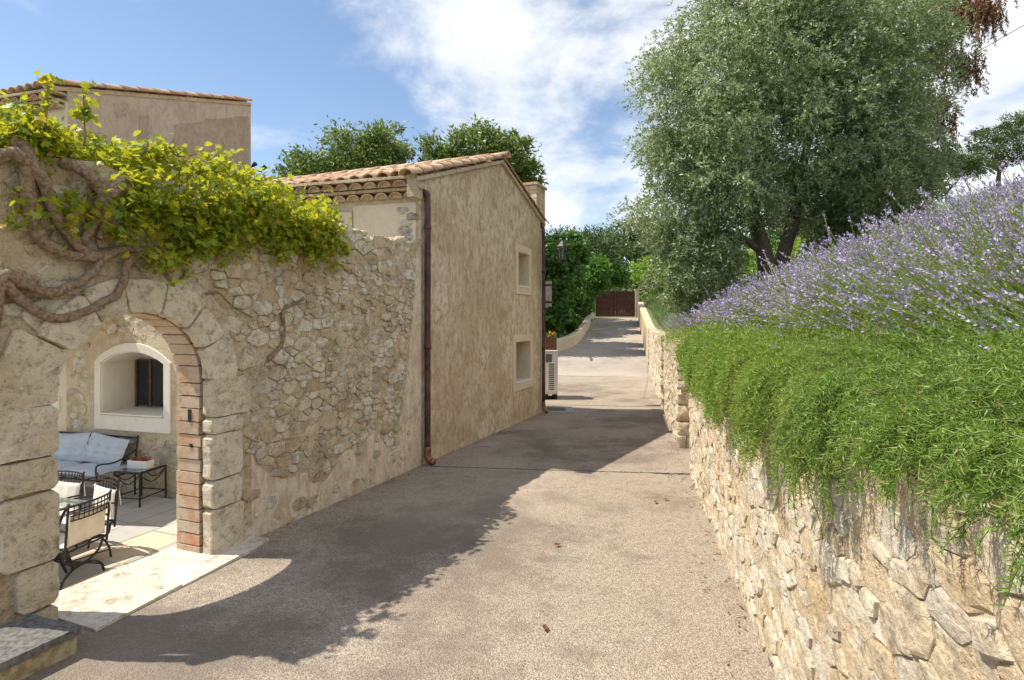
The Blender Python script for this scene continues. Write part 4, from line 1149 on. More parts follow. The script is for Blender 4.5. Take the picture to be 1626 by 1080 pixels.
p = at_y(128, 790, 6.25); c.location = (p.x, p.y, PZ); c.rotation_euler.z = math.atan2(-A.y, -A.x) - math.pi / 2 + R(-8)
c = copy_tree(ch0); c['label'] = 'iron patio chair beyond the glass table, half hidden by the gateway pier'
p = at_y(70, 790, 6.45); c.location = (p.x, p.y, PZ); c.rotation_euler.z = math.atan2(-A.y, -A.x) - math.pi / 2 + R(5)
tb = empty('glass_table', (0, 0, 0), 'long clear glass dining table on iron legs between the patio chairs', 'table')
tc0 = at_z(140, 797, PATIO + .74); ctr = tc0 + B * .95 - A * .42
tb.location = (ctr.x, ctr.y, PZ)
frt = lambda u, v, n: Vector((ctr.x, ctr.y, PZ)) + B * u + A * v + Vector((0, 0, n))
mb = MB(); mb.box(frt, -.92, .92, -.45, .45, .725, .737); mb.build('glass_top', 'clear_glass', tb)
mb = MB(); mb.tube([frt(-.88, -.41, .712), frt(.88, -.41, .712), frt(.88, .41, .712), frt(-.88, .41, .712), frt(-.88, -.41, .712)], .012, 6); mb.build('top_frame', 'iron', tb)
for u in (-.7, .7):
    for v in (-.33, .33):
        mb = MB(); mb.tube(smooth_path([frt(u * 1.05, v * 1.1, 0), frt(u * .95, v * .9, .3), frt(u, v, .55), frt(u * 1.08, v * 1.12, .71)], 4), .014, 6); mb.build('leg', 'iron', tb)
# garden bench against the facade
bs = fpx(224, 780)[0]
be = empty('garden_bench', Fc(bs + .75, .4, PZ), 'iron garden bench with pale blue tufted cushions under the arched window', 'bench')
frB = lambda u, v, n: Fc(bs + u, v, PZ + n)
BW = 1.65
for u in (0, BW / 2, BW):
    mb = MB(); mb.tube([frB(u, .10, .0 if u != BW / 2 else .42), frB(u, .10, .45), frB(u, .05, .88 if u != BW / 2 else .84)], .013, 6); mb.build('back_post', 'iron', be)
mb = MB(); mb.tube([frB(0, .055, .845), frB(BW, .055, .845)], .012, 6); mb.tube([frB(0, .09, .5), frB(BW, .09, .5)], .009, 5)
for k in range(6):
    u = BW * (k + .5) / 6; mb.tube([frB(u + .11 * math.cos(a), .06, .785 + .045 * math.sin(a)) for a in [i * math.pi / 6 for i in range(13)]], .006, 4)
mb.build('back_rail', 'iron', be)
mb = MB(); mb.tube([frB(0, .10, .36), frB(BW, .10, .36), frB(BW, .68, .36), frB(0, .68, .36), frB(0, .10, .36)], .013, 6)
for k in range(1, 7): mb.tube([frB(BW * k / 7, .1, .36), frB(BW * k / 7, .68, .36)], .007, 4)
mb.build('seat_frame', 'iron', be)
for u in (0, BW):
    mb = MB(); mb.tube(smooth_path([frB(u, .08, .68), frB(u, .25, .60), frB(u, .45, .56), frB(u, .66, .58), frB(u, .70, .52), frB(u, .68, .36)], 4), .012, 6); mb.build('arm', 'iron', be)
    mb = MB(); mb.tube([frB(u, .68, .36), frB(u, .70, 0)], .014, 6); mb.build('leg', 'iron', be)
Mb = Matrix(((-B.x, NB.x, 0, 0), (-B.y, NB.y, 0, 0), (0, 0, 1, 0), (0, 0, 0, 1)))
for k, (bu, bv) in enumerate(((4, 4), (2, 4))):
    u = BW * (.27 + .46 * k)
    mb = MB(); vs, fs = cushion(.78, .44, .22, bu, bv, .8); M = Matrix.Translation(frB(u, .21, .66)) @ Mb @ Matrix.Rotation(R(18), 4, 'X') @ Matrix.Rotation(R(6 - 10 * k), 4, 'Y'); mb.add(put(vs, M), fs); mb.build('back_cushion', 'blue_cloth', be, smooth=True)
    mb = MB(); vs, fs = cushion(.80, .60, .12, 3, 2, .2); M = Matrix.Translation(frB(u + (.01 if k else -.02), .40, .43)) @ Mb @ Matrix.Rotation(R(-90), 4, 'X'); mb.add(put(vs, M), fs); mb.build('seat_cushion', 'blue_cloth', be, smooth=True)
# low side table
q0, q1, q2 = at_z(182, 803, PZ), at_z(222, 806, PZ), at_z(263, 790, PZ)
stb = empty('side_table', q1, 'low square iron and glass side table at the end of the bench', 'table')
q3 = q0 + (q2 - q1); H = Vector((0, 0, .47))
mb = MB(); mb.tube([p + H for p in (q0, q1, q2, q3, q0)], .014, 6); mb.build('top_frame', 'iron', stb)
for p in (q0, q1, q2, q3):
    mb = MB(); mb.tube([p, p + H], .014, 6); mb.build('leg', 'iron', stb)
mb = MB()
for a, b2 in ((q0, q1), (q1, q2), (q2, q3), (q3, q0)):
    mb.tube([a + H * .25, b2 + H * .25], .009, 5); m_ = (a + b2) / 2; mb.tube(smooth_path([a + H * .95, (a * .7 + b2 * .3) + H * .72, m_ + H * .66, (a * .3 + b2 * .7) + H * .72, b2 + H * .95], 3), .008, 5)
mb.build('stretcher', 'iron', stb)
mb = MB(); ins = [q.lerp((q0 + q2) / 2, .03) for q in (q0, q1, q2, q3)]
mb.prism([(p.x, p.y) for p in ins], [], lambda u, v, n: Vector((u, v, n)), PZ + .478, PZ + .488); mb.build('glass_top', 'clear_glass', stb)
cc = (q0 + q1 + q2 + q3) / 4 - B * 0; tz = PZ + .4895
tp = empty('table_planter', (cc.x, cc.y, tz), 'small white planter of reddish flowers on the low side table', 'planter')
uu = (q1 - q0).normalized(); vv = Vector((-uu.y, uu.x, 0)); frP = lambda u, v, n: Vector((cc.x, cc.y, 0)) + uu * u + vv * v + Vector((0, 0, n))
mb = MB(); mb.prism([(-.16, -.07), (.16, -.07), (.16, .07), (-.16, .07)], [[(-.145, -.055), (.145, -.055), (.145, .055), (-.145, .055)]], frP, tz, tz + .11); mb.build('box', 'planter_white', tp)
mb = MB(); mb.box(frP, -.145, .145, -.055, .055, tz, tz + .085); mb.build('soil_fill', 'soil', tp)
nn_ = 110; pos = np.array([frP(*(RNG.random(3) * [.27, .1, .035] + [-.135, -.05, tz + .09])) for _ in range(nn_)])
v_, f_ = scatter(LEAF, pos, RNG.normal(size=(nn_, 3)) + [0, 0, .5], RNG.normal(size=(nn_, 3)), .04, .035)
tag(np_obj('blossom', [(v_, f_, 0)], ['red_petal'], tp), kind='stuff')
# unseen canopy added to shade the bench and the back of the patio
pa = empty('unseen_shade', (-7.7, 8.1, PZ), 'unseen canvas canopy added to shade the garden bench', 'unseen_shade')
mb = MB(); mb.tube([(-7.7, 8.1, PZ), (-7.7, 8.1, .62)], .03, 10); mb.build('pole', 'wood_brown', pa)
mb = MB(); mb.tube([(-7.7, 8.1, PZ), (-7.7, 8.1, PZ + .08)], .3, 16); mb.build('base', 'slate', pa)
cn = [(-9.3, 7.55), (-6.05, 7.26), (-5.95, 9.0), (-9.2, 9.2)]
mb = MB(); mb.add([(x, y, .12) for x, y in cn] + [(-7.7, 8.1, .6)] + [(x, y, .105) for x, y in cn] + [(-7.7, 8.1, .585)], [(0, 1, 4), (1, 2, 4), (2, 3, 4), (3, 0, 4), (6, 5, 9), (7, 6, 9), (8, 7, 9), (5, 8, 9)] + [(i, (i + 1) % 4, (i + 1) % 4 + 5, i + 5) for i in range(4)]); mb.build('canopy', 'canvas', pa)
mb = MB(); o_ = fpx(92, 640)
mb.box(frF, o_[0] - .05, o_[0] + .16, o_[1] - .14, o_[1] + .10, .001, .02); wp = mb.build('wall_plaque', 'white_paint'); tag(wp, 'small white plaque on the courtyard wall left of the arched window', 'plaque')

# ------------------------------------------------------------------ cables
def cable(pts, r, label):
    mb = MB(); mb.tube(smooth_path(pts, 5), r, 5); o = mb.build('overhead_cable', 'cable_black', origin=tuple(pts[0])); tag(o, label, 'cable', 'overhead cables')
cable([at_y(868, 377, 14.0), at_y(910, 366, 24), at_y(960, 353, 38), at_y(1010, 340, 55)], .006, 'thin dark cable rising from the lantern bracket over the shrubs')
cable([at_y(1500, 112, 30), at_y(1560, 78, 29), at_y(1640, 32, 28), at_y(1800, -60, 26)], .016, 'thin dark cable crossing the sky beside the olive crown')
# ------------------------------------------------------------------ vine on the courtyard wall
vn = empty('climbing_vine', W(-4.6, .05, -1.8), 'old climbing vine with thick twisted stems and yellow-green leaves over the wall', 'vine')
def z1(p): return (p[0] / 2.571, 100 + p[1] / 2.571)
def z3(p): return (300 + p[0] / 2.77, 230 + p[1] / 2.77)
def stem(pxs, r0, r1, off, conv=z1, name='stem', extra=None, sides=9):
    pts = []
    for i, p in enumerate(pxs):
        x, y = conv(p); t, z = wpx(x, y)
        o = off[i] if isinstance(off, (list, tuple)) else off
        # stand off the wall: keep the pixel by moving along the view ray
        P = W(t, 0, z); d = P.normalized(); k = o / max(.2, -d.dot(N_)); pts.append(P - d * k)
    if extra: pts = extra + pts
    r0 *= .90; r1 *= .88
    path = smooth_path(pts, 6); n = len(path)
    for i, p in enumerate(path): path[i] = p + Vector((noise.noise(p * 9), noise.noise(p * 9 + Vector((5, 0, 0))), noise.noise(p * 9 + Vector((0, 7, 0))))) * r0 * .4
    rr = [(r0 + (r1 - r0) * i / (n - 1)) * (1 + .22 * noise.noise(Vector((i * .6, r0 * 90, 0)))) for i in range(n)]
    mb = MB(); mb.tube(path, rr, sides); return mb.build(name, 'vine_bark', vn, smooth=True)
lw = lambda t, n, z: W(t, n, z)
stem([(-30, 385), (0, 382), (60, 372), (130, 420), (190, 500), (215, 590), (270, 700), (320, 750), (385, 792), (470, 775)], .040, .034, [.0, .04, .08, .09, .08, .07, .06, .05, .05, .04])
stem([(40, 320), (80, 335), (112, 390), (120, 480), (125, 600), (160, 690), (230, 760), (300, 785), (390, 800)], .052, .034, [.0, .03, .06, .06, .05, .05, .05, .05, .05])
stem([(0, 890), (100, 902), (200, 937), (300, 905), (375, 860), (420, 800), (500, 762), (590, 775), (650, 800), (700, 850)], .040, .022, .055, extra=[lw(-4.60, -.30, -1.6), lw(-4.60, -.28, -.6), lw(-4.585, -.03, -.34)])
stem([(0, 925), (80, 962), (180, 1028), (260, 1046), (360, 1005), (450, 968), (500, 900), (512, 830), (550, 790), (630, 775)], .036, .026, .05, extra=[lw(-4.61, -.24, -1.6), lw(-4.61, -.22, -.75), lw(-4.59, -.02, -.44)])
stem([(240, 402), (330, 432), (390, 485), (430, 535), (500, 520), (545, 500)], .040, .045, [.0, .06, .08, .09, .06, .0])
stem([(385, 480), (420, 540), (400, 620), (350, 700), (330, 740)], .055, .03, [.06, .07, .05, .05, .04])
stem([(440, 560), (430, 640), (400, 720)], .032, .025, .05)
stem([(640, 770), (655, 800), (680, 868), (705, 890), (745, 875), (762, 820)], .016, .008, .03, sides=6)
stem([(540, 800), (600, 850), (660, 780), (720, 740)], .018, .01, .05, sides=6)
stem([(505, 678), (470, 695), (430, 712), (412, 740), (416, 790), (412, 870), (380, 915), (350, 945)], .018, .022, .02, z3, sides=7)
stem([(75, 655), (130, 650), (170, 690), (215, 725), (280, 760)], .010, .006, .012, z3, sides=5)
# short pruned spurs above the wall
for px_l in ([(150, 265), (200, 262), (235, 280), (262, 300), (285, 275)], [(540, 390), (580, 370), (605, 330), (590, 318)], [(690, 340), (715, 375), (750, 380), (810, 372)], [(720, 378), (745, 360)], [(960, 560), (1030, 600), (1090, 580)], [(190, 330), (185, 230), (195, 150), (195, 60)], [(345, 340), (345, 260), (340, 130)]):
    stem(px_l, .009, .004, [.0] * len(px_l), sides=6)
# leaves: clumps along the photo's mass, given as pixel, spread and how far they stand off the wall
lump = []
def run(pts, n, rx, rz, n0, n1, up=0.):
    for k in range(n):
        f = random.random() * (len(pts) - 1); i = int(f); f -= i
        x = pts[i][0] + (pts[i + 1][0] - pts[i][0]) * f; y = pts[i][1] + (pts[i + 1][1] - pts[i][1]) * f
        x += random.gauss(0, rx); y += random.gauss(0, rz)
        lump.append((x, y, random.uniform(n0, n1)))
# on top of the wall (pale sunlit shoots), set back behind the face
run([(15, 205), (40, 205), (75, 225), (130, 245), (190, 262), (230, 268), (300, 280), (330, 268), (380, 290), (420, 315), (470, 325), (530, 352)], 190, 12, 13, -.38, .02)
run([(12, 220), (60, 230), (120, 252)], 36, 12, 11, -.4, 0)
run([(205, 262), (240, 245), (270, 250)], 14, 8, 10, -.35, -.05)
# cascade over the face
run([(180, 330), (230, 330), (280, 340), (330, 335), (380, 345), (420, 350)], 120, 20, 24, .03, .17)
run([(240, 395), (290, 405), (330, 380), (380, 375), (410, 380)], 36, 16, 14, .02, .16)
run([(400, 330), (450, 345), (500, 360), (535, 380)], 95, 12, 17, .0, .16)
run([(430, 390), (490, 385), (525, 405)], 34, 12, 12, .02, .12)
run([(20, 300), (35, 340), (30, 310)], 3, 10, 14, .02, .08)
run([(95, 325), (120, 330), (140, 350)], 6, 10, 12, .04, .12)
P = []; O = []
for x, y, o in lump:
    t, z = wpx(x, y); c = W(t, 0, z); d = c.normalized(); c = c - d * (o / max(.2, -d.dot(N_)))
    for k in range(random.randint(13, 22)):
        q = Vector((random.gauss(0, 1), random.gauss(0, 1), random.gauss(0, 1))) * .045
        pp = c + q
        nn = (pp - C0).dot(N_)
        if pp.z < .88 and nn < .03: pp = pp + N_ * (.04 - nn)
        P.append(pp); O.append(q.normalized() + N_ * .5 + Vector((0, 0, .6)))
for sx_, sy_, m in ((195, 62, 9), (190, 100, 7), (185, 160, 10), (340, 130, 7), (330, 190, 13), (352, 185, 13), (345, 220, 7)):
    t, z = wpx(*z1((sx_, sy_))); 
    for k in range(m):
        P.append(W(t + random.gauss(0, .025), random.gauss(0, .02), z + random.gauss(0, .028))); O.append(Vector((random.gauss(0, 1), random.gauss(0, 1), .7)))
P = np.array([list(p) for p in P]); O = np.array([list(p) for p in O]); n = len(P)
rs = np.random.default_rng(5)
Dd = unit(O * .6 + rs.normal(size=(n, 3)) * .7 + np.array([0.25, -.1, -.25]))
L = .026 + .034 * rs.random(n)
v_, f_ = scatter(LOBED, P, Dd, unit(O + rs.normal(size=(n, 3)) * .45), L, L * 1.05)
tag(np_obj('foliage', [(v_, f_, 0)], ['vine_leaf'], vn), kind='stuff')

# ------------------------------------------------------------------ rosemary trailing over the right-hand wall
BUNCH = ((.95, .12, .10), (1.2, .10, .07), (1.48, .20, .09), (1.72, .12, .06), (2.08, .42, .10), (2.32, .16, .05), (2.95, .46, .12), (3.2, .2, .06), (3.75, .30, .10), (4.15, .50, .13), (4.75, .40, .14), (5.35, .46, .14), (6.0, .36, .2), (6.7, .3, .2))
def hang(u):
    # hanging bunches with bare wall between them
    b = sum(a * math.exp(-((u - c) / w) ** 2) for c, a, w in BUNCH)
    return .005 + b * .6
rs = np.random.default_rng(8)
NP = []; ND = []; NL = []; SV = []; SF = []; so_ = 0
stemmb = MB()
def strand(u, o, ln, fall, lift, scale=1.):
    """one shoot: starts o behind the wall face, arches towards the driveway and hangs"""
    global NP, ND, NL
    zt0 = zt(u)
    p = Rw(u, -o, zt0 + rs.uniform(.05, .16) + min(o, .8) * .14 - (.04 if o < .2 else 0)); side = rs.normal(0, .75)
    d = (RN * rs.uniform(.5, 1.1) + RD * side + UPV * lift).normalized()
    n_ = max(5, int(ln / .05)); pts = [p.copy()]; step = ln / n_
    for k in range(n_):
        beyond = (p - R0).dot(RN)
        d = d + UPV * (-.16 if beyond < .02 else -fall) + Vector((rs.normal(0, .17), rs.normal(0, .17), rs.normal(0, .13)))
        d.normalize(); p = p + d * step
        b2 = (p - R0).dot(RN)
        zf = bank(u, max(0, -b2 - .3)) + .03
        if b2 < .035 and p.z < zf: p.z = zf; d.z = abs(d.z) * .2
        if p.z < zt0 + .02 and b2 < .05: p = p + RN * (.05 - b2)
        pts.append(p.copy())
    return pts
shoots = []
u = .55
cnt = 0
while cnt < 4600:
    cnt += 1
    u = .45 + 6.7 * rs.random() ** 1.45
    h = hang(u)
    if rs.random() < .60 and rs.random() < .12 + h * 3.2: o_ = rs.uniform(.0, .35); shoots.append((strand(u, o_, o_ * 1.02 + .04 + h * rs.uniform(.45, 1.1), .42, .2), u))
    else: shoots.append((strand(u, rs.uniform(.2, 1.0), rs.uniform(.14, .34), .25, rs.uniform(.3, 1.1)), u))
for c_, a_, w_ in BUNCH:     # the hanging bunches themselves
    for k in range(int(185 * a_ / .4 * (1 if c_ > 2 else .8))):
        u = c_ + rs.normal(0, w_ * .42); o_ = rs.uniform(-.02, .12)
        shoots.append((strand(u, max(o_, 0), max(o_, 0) + .04 + a_ * rs.uniform(.35, 1.05), .55, .1), u))
for k in range(520):     # the stretch beside and behind the camera
    u = rs.uniform(-2.4, .5)
    shoots.append((strand(u, rs.uniform(.05, .9), rs.uniform(.2, .4), .35, .5), 3.0))
for k in range(260):     # second wall, sparser
    u = rs.uniform(8.3, 12.0)
    shoots.append((strand(u, rs.uniform(.0, .8), rs.uniform(.2, .45), .35, .4), u))
for pts, u in shoots:
    far = max(1., u / 2.2)
    sp_ = .0034 * far
    acc = []
    for a, b2 in zip(pts, pts[1:]):
        L_ = (b2 - a).length; m = max(1, int(L_ / sp_ + rs.random()))
        f = rs.random(m); a_ = np.array(a); d_ = np.array(b2 - a); NP.append(a_ + f[:, None] * d_); ND.append(np.repeat(unit(d_[None]), m, 0)); NL.append(np.full(m, min(far, 3.)))
    if u < 2.9: stemmb.tube(pts[::2] + ([pts[-1]] if len(pts) % 2 == 0 else []), .0013, 3, cap=False)
NP = np.concatenate(NP); ND = np.concatenate(ND); NL = np.concatenate(NL); n = len(NP)
side = unit(np.cross(ND, rs.normal(size=(n, 3))))
dirs = ND * .55 + side
v_, f_ = scatter(NEEDLE, NP, dirs, unit(rs.normal(size=(n, 3)) + 1e-3), (.017 + .010 * rs.random(n)) * NL ** .55, .0036 * NL ** .8)
sv = np.array(stemmb.v); sf = np.array(stemmb.f)
ro = np_obj('trailing_rosemary', [(v_, f_, 0), (sv, sf, 1)], ['rosemary', 'lavender_leaf'], origin=tuple(Rw(3, 0, zt(3))))
tag(ro, 'bright green trailing rosemary spilling over the pale stone wall', 'rosemary', kind='stuff')
NEEDLES = n

# ------------------------------------------------------------------ lavender bed above it
rs = np.random.default_rng(13)
SP = []; tips = []; tdir = []; LP = []; LD = []
def lav_h(u): return .74 if u < 5 else max(.46, .74 - (u - 5) * .05)
plants = []
for u in np.arange(-2.2, 10.8, .34):
    for o in np.arange(.92, 4.6, .34):
        U, O2 = u + rs.uniform(-.12, .12), o + rs.uniform(-.12, .12)
        q = Rw(U, -O2, 0)
        if q.y < .4 or q.x / q.y > 1.35:
            if rs.random() < .45 and O2 < 3: plants.append((U, O2 + .25, 1.8))
            continue
        plants.append((U, O2, q.y))
for u, o, yv in plants:
    zb0 = bank(u, o - .3); H = lav_h(u) * rs.uniform(.85, 1.1) * (.75 if yv < 1.9 else 1)
    base = Rw(u, -o, zb0 + .04)
    ns = int(150 / max(1, yv / 3.2) ** .5 * (1 if o < 3 else .7))
    for k in range(ns):
        # stalks lean out over the bank towards the driveway
        d = Vector((rs.normal(0, .38), rs.normal(0, .38), .80)) + RN * rs.uniform(.35, 1.9) - RD * rs.uniform(-.3, .4)
        d.normalize(); L_ = H * rs.uniform(.62, 1.06)
        p0 = base + Vector((rs.normal(0, .11), rs.normal(0, .11), rs.uniform(-.05, .10)))
        p1 = p0 + d * L_ * .55; d2 = (d + UPV * rs.normal(-.02, .12) + Vector((rs.normal(0, .13), rs.normal(0, .13), 0))).normalized(); p2 = p1 + d2 * L_ * .45
        SP.append((p0, p1, p2, yv)); tips.append(p2); tdir.append(d2)
    m = int(200 / max(1, yv / 3) ** .5); q = rs.normal(size=(m, 3)) * [.15, .15, .12]
    LP.append(np.array(base) + q + [0, 0, .12]); LD.append(unit(q * 2 + [0, 0, .7] + np.array(RN) * .7))
n = len(SP)
p0 = np.array([list(s[0]) for s in SP]); p1 = np.array([list(s[1]) for s in SP]); p2 = np.array([list(s[2]) for s in SP])
wd = .0022 * np.maximum(1, np.array([s[3] for s in SP]) / 2.5)[:, None]
view = unit(-p1); sd_ = unit(np.cross(p2 - p0, rs.normal(size=(n, 3))))
V = np.stack([p0 - sd_ * wd, p0 + sd_ * wd, p1 + sd_ * wd, p1 - sd_ * wd, p2 + sd_ * wd * .7, p2 - sd_ * wd * .7], 1)
s2 = unit(np.cross(p2 - p0, sd_)); V2 = np.stack([p0 - s2 * wd, p0 + s2 * wd, p1 + s2 * wd, p1 - s2 * wd, p2 + s2 * wd * .7, p2 - s2 * wd * .7], 1)
Vs = np.concatenate([V, V2]).reshape(-1, 3); base_f = np.array([(0, 1, 2, 3), (3, 2, 4, 5)])
Fs = (base_f[None] + (np.arange(2 * n) * 6)[:, None, None]).reshape(-1, 4)
tips = np.array([list(t) for t in tips]); tdir = np.array([list(t) for t in tdir])
nf = 11; fl = rs.random((n, nf)); keep = (fl < 2)
ln = (.055 + .03 * rs.random(n))[:, None]
uu_ = np.array([s[3] for s in SP])
fp = tips[:, None, :] + tdir[:, None, :] * ((fl - .35) * ln)[:, :, None]
ax = np.repeat(tdir[:, None, :], nf, 1).reshape(-1, 3); fp = fp.reshape(-1, 3)
sdv = unit(np.cross(ax, rs.normal(size=ax.shape)))
fs_ = np.repeat(np.maximum(1, uu_ / 3.0) ** .7, nf)
fv, ff = scatter(LEAF, fp, unit(ax * 1.1 + sdv), unit(rs.normal(size=ax.shape)), .0150 * fs_, .0080 * fs_)
LP = np.concatenate(LP); LD = np.concatenate(LD); m = len(LP)
lv, lf = scatter(LEAF, LP, LD, unit(rs.normal(size=(m, 3))), .09, .011)
lo = np_obj('lavender_bed', [(Vs, Fs, 0), (fv, ff, 1), (lv, lf, 2)], ['lavender_stem', 'lavender_flower', 'lavender_leaf'], origin=tuple(Rw(4, -1.5, bank(4, 1.2))))
tag(lo, 'dense bed of purple flowering lavender leaning over the bank', 'lavender', kind='stuff')

# ------------------------------------------------------------------ trees and shrubs
def limbs(mb, base, top, r, spread, n, rg, depth=2):
    """trunk and a few rounds of forking limbs"""
    base = Vector(base); top = Vector(top)
    mid = (base + top) / 2 + Vector((rg.gauss(0, .08), rg.gauss(0, .08), 0)) * (top - base).length * .6
    path = smooth_path([base, mid, top], 5)
    L = len(path); mb.tube(path, [r * (1.25 - .65 * i / (L - 1)) * (1 + .10 * rg.gauss(0, 1)) for i in range(L)], 8)
    if depth == 0: return
    for k in range(n):
        d = Vector((rg.gauss(0, 1), rg.gauss(0, 1), rg.uniform(.35, 1.1))).normalized()
        limbs(mb, top - (top - base) * .05, top + d * spread * rg.uniform(.7, 1.2), r * .55, spread * .75, n, rg, depth - 1)
def tree(name, label, cat, base, lumps, mat, leaf, clumps, per, trunk_h, r, seed, group=None, spread=.24, inner=.45, bark='bark', tmpl=LEAF, droop=-.15, low=-1., limb=1.0, forks=4):
    rg = random.Random(seed); rn = np.random.default_rng(seed)
    e = empty(name, base, label, cat, group)
    mb = MB(); limbs(mb, base, Vector(base) + Vector((rg.gauss(0, .1), rg.gauss(0, .1), trunk_h)), r, limb, forks, rg); mb.build('trunk', bark, e, smooth=True)
    p, o = crown_points(lumps, clumps, per, rn, spread, inner, low); n = len(p)
    d = unit(o * .7 + rn.normal(size=(n, 3)) * .8 + np.array([0, 0, droop]))
    ll = leaf[0] * (.7 + .6 * rn.random(n))
    v_, f_ = scatter(tmpl, p, d, unit(o * .6 + np.array([0, 0, .5]) + rn.normal(size=(n, 3)) * .6), ll, ll * leaf[1])
    tag(np_obj('crown', [(v_, f_, 0)], [mat], e), kind='stuff')
    return e
# the olive: lumps read off the photograph at its depth
def lumps_px(lst): return [(tuple(at_y(x, y, Y)), (rx / F * Y, dy, rz / F * Y)) for x, y, Y, rx, rz, dy in lst]
ol = lumps_px([(1200, 95, 11.6, 165, 130, 1.7), (1330, 75, 11.8, 150, 130, 1.7), (1110, 190, 11.2, 105, 130, 1.4), (1260, 230, 11.6, 180, 120, 1.8), (1400, 150, 12.0, 100, 140, 1.4),
               (1082, 315, 11.0, 78, 105, 1.2), (1150, 300, 10.9, 90, 60, 1.2), (1345, 290, 11.6, 120, 66, 1.3), (1076, 415, 10.9, 52, 58, .9), (1125, 425, 11.2, 50, 56, .9), (1430, 240, 12.2, 60, 70, 1.0), (1330, 365, 11.4, 60, 34, .7), (1310, 385, 12.2, 46, 30, .8), (1380, 340, 12.2, 64, 36, .9), (1450, 275, 12.4, 44, 34, .8), (1150, 375, 10.9, 36, 50, .8), (1230, 0, 11.8, 150, 80, 1.4), (1120, 470, 11.6, 50, 26, .7)])
ob = at_y(1222, 480, 11.6); ob.z = bank(11.6, 1.6) - .05
rg = random.Random(3); rn = np.random.default_rng(3)
oe = empty('olive_tree', ob, 'large silvery green olive tree with dense rounded crown above the lavender', 'tree')
mb = MB()
for path, r0, r1 in (([ob, at_y(1215, 410, 11.6), at_y(1195, 340, 11.5), at_y(1180, 250, 11.5), at_y(1150, 160, 11.4)], .20, .07),
                     ([ob + Vector((.15, .1, 0)), at_y(1240, 420, 11.7), at_y(1262, 340, 11.8), at_y(1275, 260, 11.8), at_y(1310, 120, 11.9)], .18, .06),
                     ([at_y(1195, 345, 11.5), at_y(1150, 300, 11.2), at_y(1100, 260, 11.1)], .10, .04), ([at_y(1265, 330, 11.8), at_y(1330, 260, 11.9), at_y(1390, 190, 12)], .10, .04),
                     ([at_y(1210, 400, 11.6), at_y(1160, 370, 11.3), at_y(1110, 380, 11.1), at_y(1070, 400, 11)], .08, .03)):
    pp = smooth_path(path, 6); L = len(pp); mb.tube(pp, [(r0 + (r1 - r0) * i / (L - 1)) * (1 + .15 * noise.noise(Vector((i * .5, r0 * 50, 0)))) for i in range(L)], 9)
mb.build('trunk', 'bark', oe, smooth=True)
p, o = crown_points(ol, 1000, 28, rn, .18, .50)
p2_, o2_ = crown_points([(c_, tuple(.62 * q for q in r_)) for c_, r_ in ol], 420, 12, rn, .3, .1); p = np.concatenate([p, p2_]); o = np.concatenate([o, o2_])
# every point is a drooping sprig of small leaves
sprig = 12; n = len(p); ax = unit(o * .9 + rn.normal(size=(n, 3)) * .5 + [0, 0, -.15]); slen = .16 + .16 * rn.random(n)
f = (np.arange(sprig) + .5) / sprig
pp = p[:, None, :] + ax[:, None, :] * (slen[:, None] * f[None])[:, :, None] + np.array([0, 0, -1.])[None, None] * (slen[:, None] * .35 * f[None] ** 2)[:, :, None]
a2 = np.repeat(ax[:, None, :], sprig, 1).reshape(-1, 3); pp = pp.reshape(-1, 3); N3 = len(pp)
dd = unit(a2 * .7 + unit(np.cross(a2, rn.normal(size=(N3, 3)))) * .9)
ll = .058 + .03 * rn.random(N3)
v_, f_ = scatter(LEAF, pp, dd, unit(rn.normal(size=(N3, 3)) * .6 + np.repeat(o, sprig, 0)), ll, ll * .33)
tag(np_obj('crown', [(v_, f_, 0)], ['olive_leaf'], oe), kind='stuff')
OLIVES = N3

# broad trees behind the low house
GB = 'trees behind the low house'
tb1 = lumps_px([(500, 275, 25, 55, 35, 1.3), (560, 245, 25, 60, 42, 1.4), (615, 240, 25, 42, 46, 1.1), (590, 290, 25, 70, 36, 1.4), (480, 300, 25, 60, 30, 1.3)])
tree('broadleaf_tree', 'dark leafy tree behind the low roof, next to the tall house', 'tree', at_y(560, 570, 25), tb1, 'gum_leaf', (.20, .40), 480, 44, 5.4, .20, 41, GB, .30, .3, limb=1.8)
tb2 = lumps_px([(700, 250, 25.5, 36, 30, 1.0), (765, 240, 25.5, 52, 42, 1.3), (815, 255, 25.5, 42, 40, 1.1), (840, 278, 25.5, 24, 22, .6), (740, 290, 25.5, 70, 34, 1.2)])
tree('broadleaf_tree', 'dark leafy tree behind the low roof ridge, next to the chimney', 'tree', at_y(770, 570, 25.5), tb2, 'gum_leaf', (.20, .40), 430, 42, 5.4, .18, 42, GB, .30, .3, limb=1.8)
tree('broadleaf_tree', 'mostly hidden tree added behind the one next to the chimney to dapple the far driveway', 'tree', (-1.2, 33, gz(33) - .1), [((-1.4, 33, 5.6), (2.2, 2.6, 1.7)), ((.0, 31.5, 4.6), (1.6, 2.0, 1.4))], 'gum_leaf', (.19, .36), 260, 32, 5.0, .2, 43, GB, .28, .3, limb=1.6)  # mostly hidden tree, added for its dappled shade on the far driveway
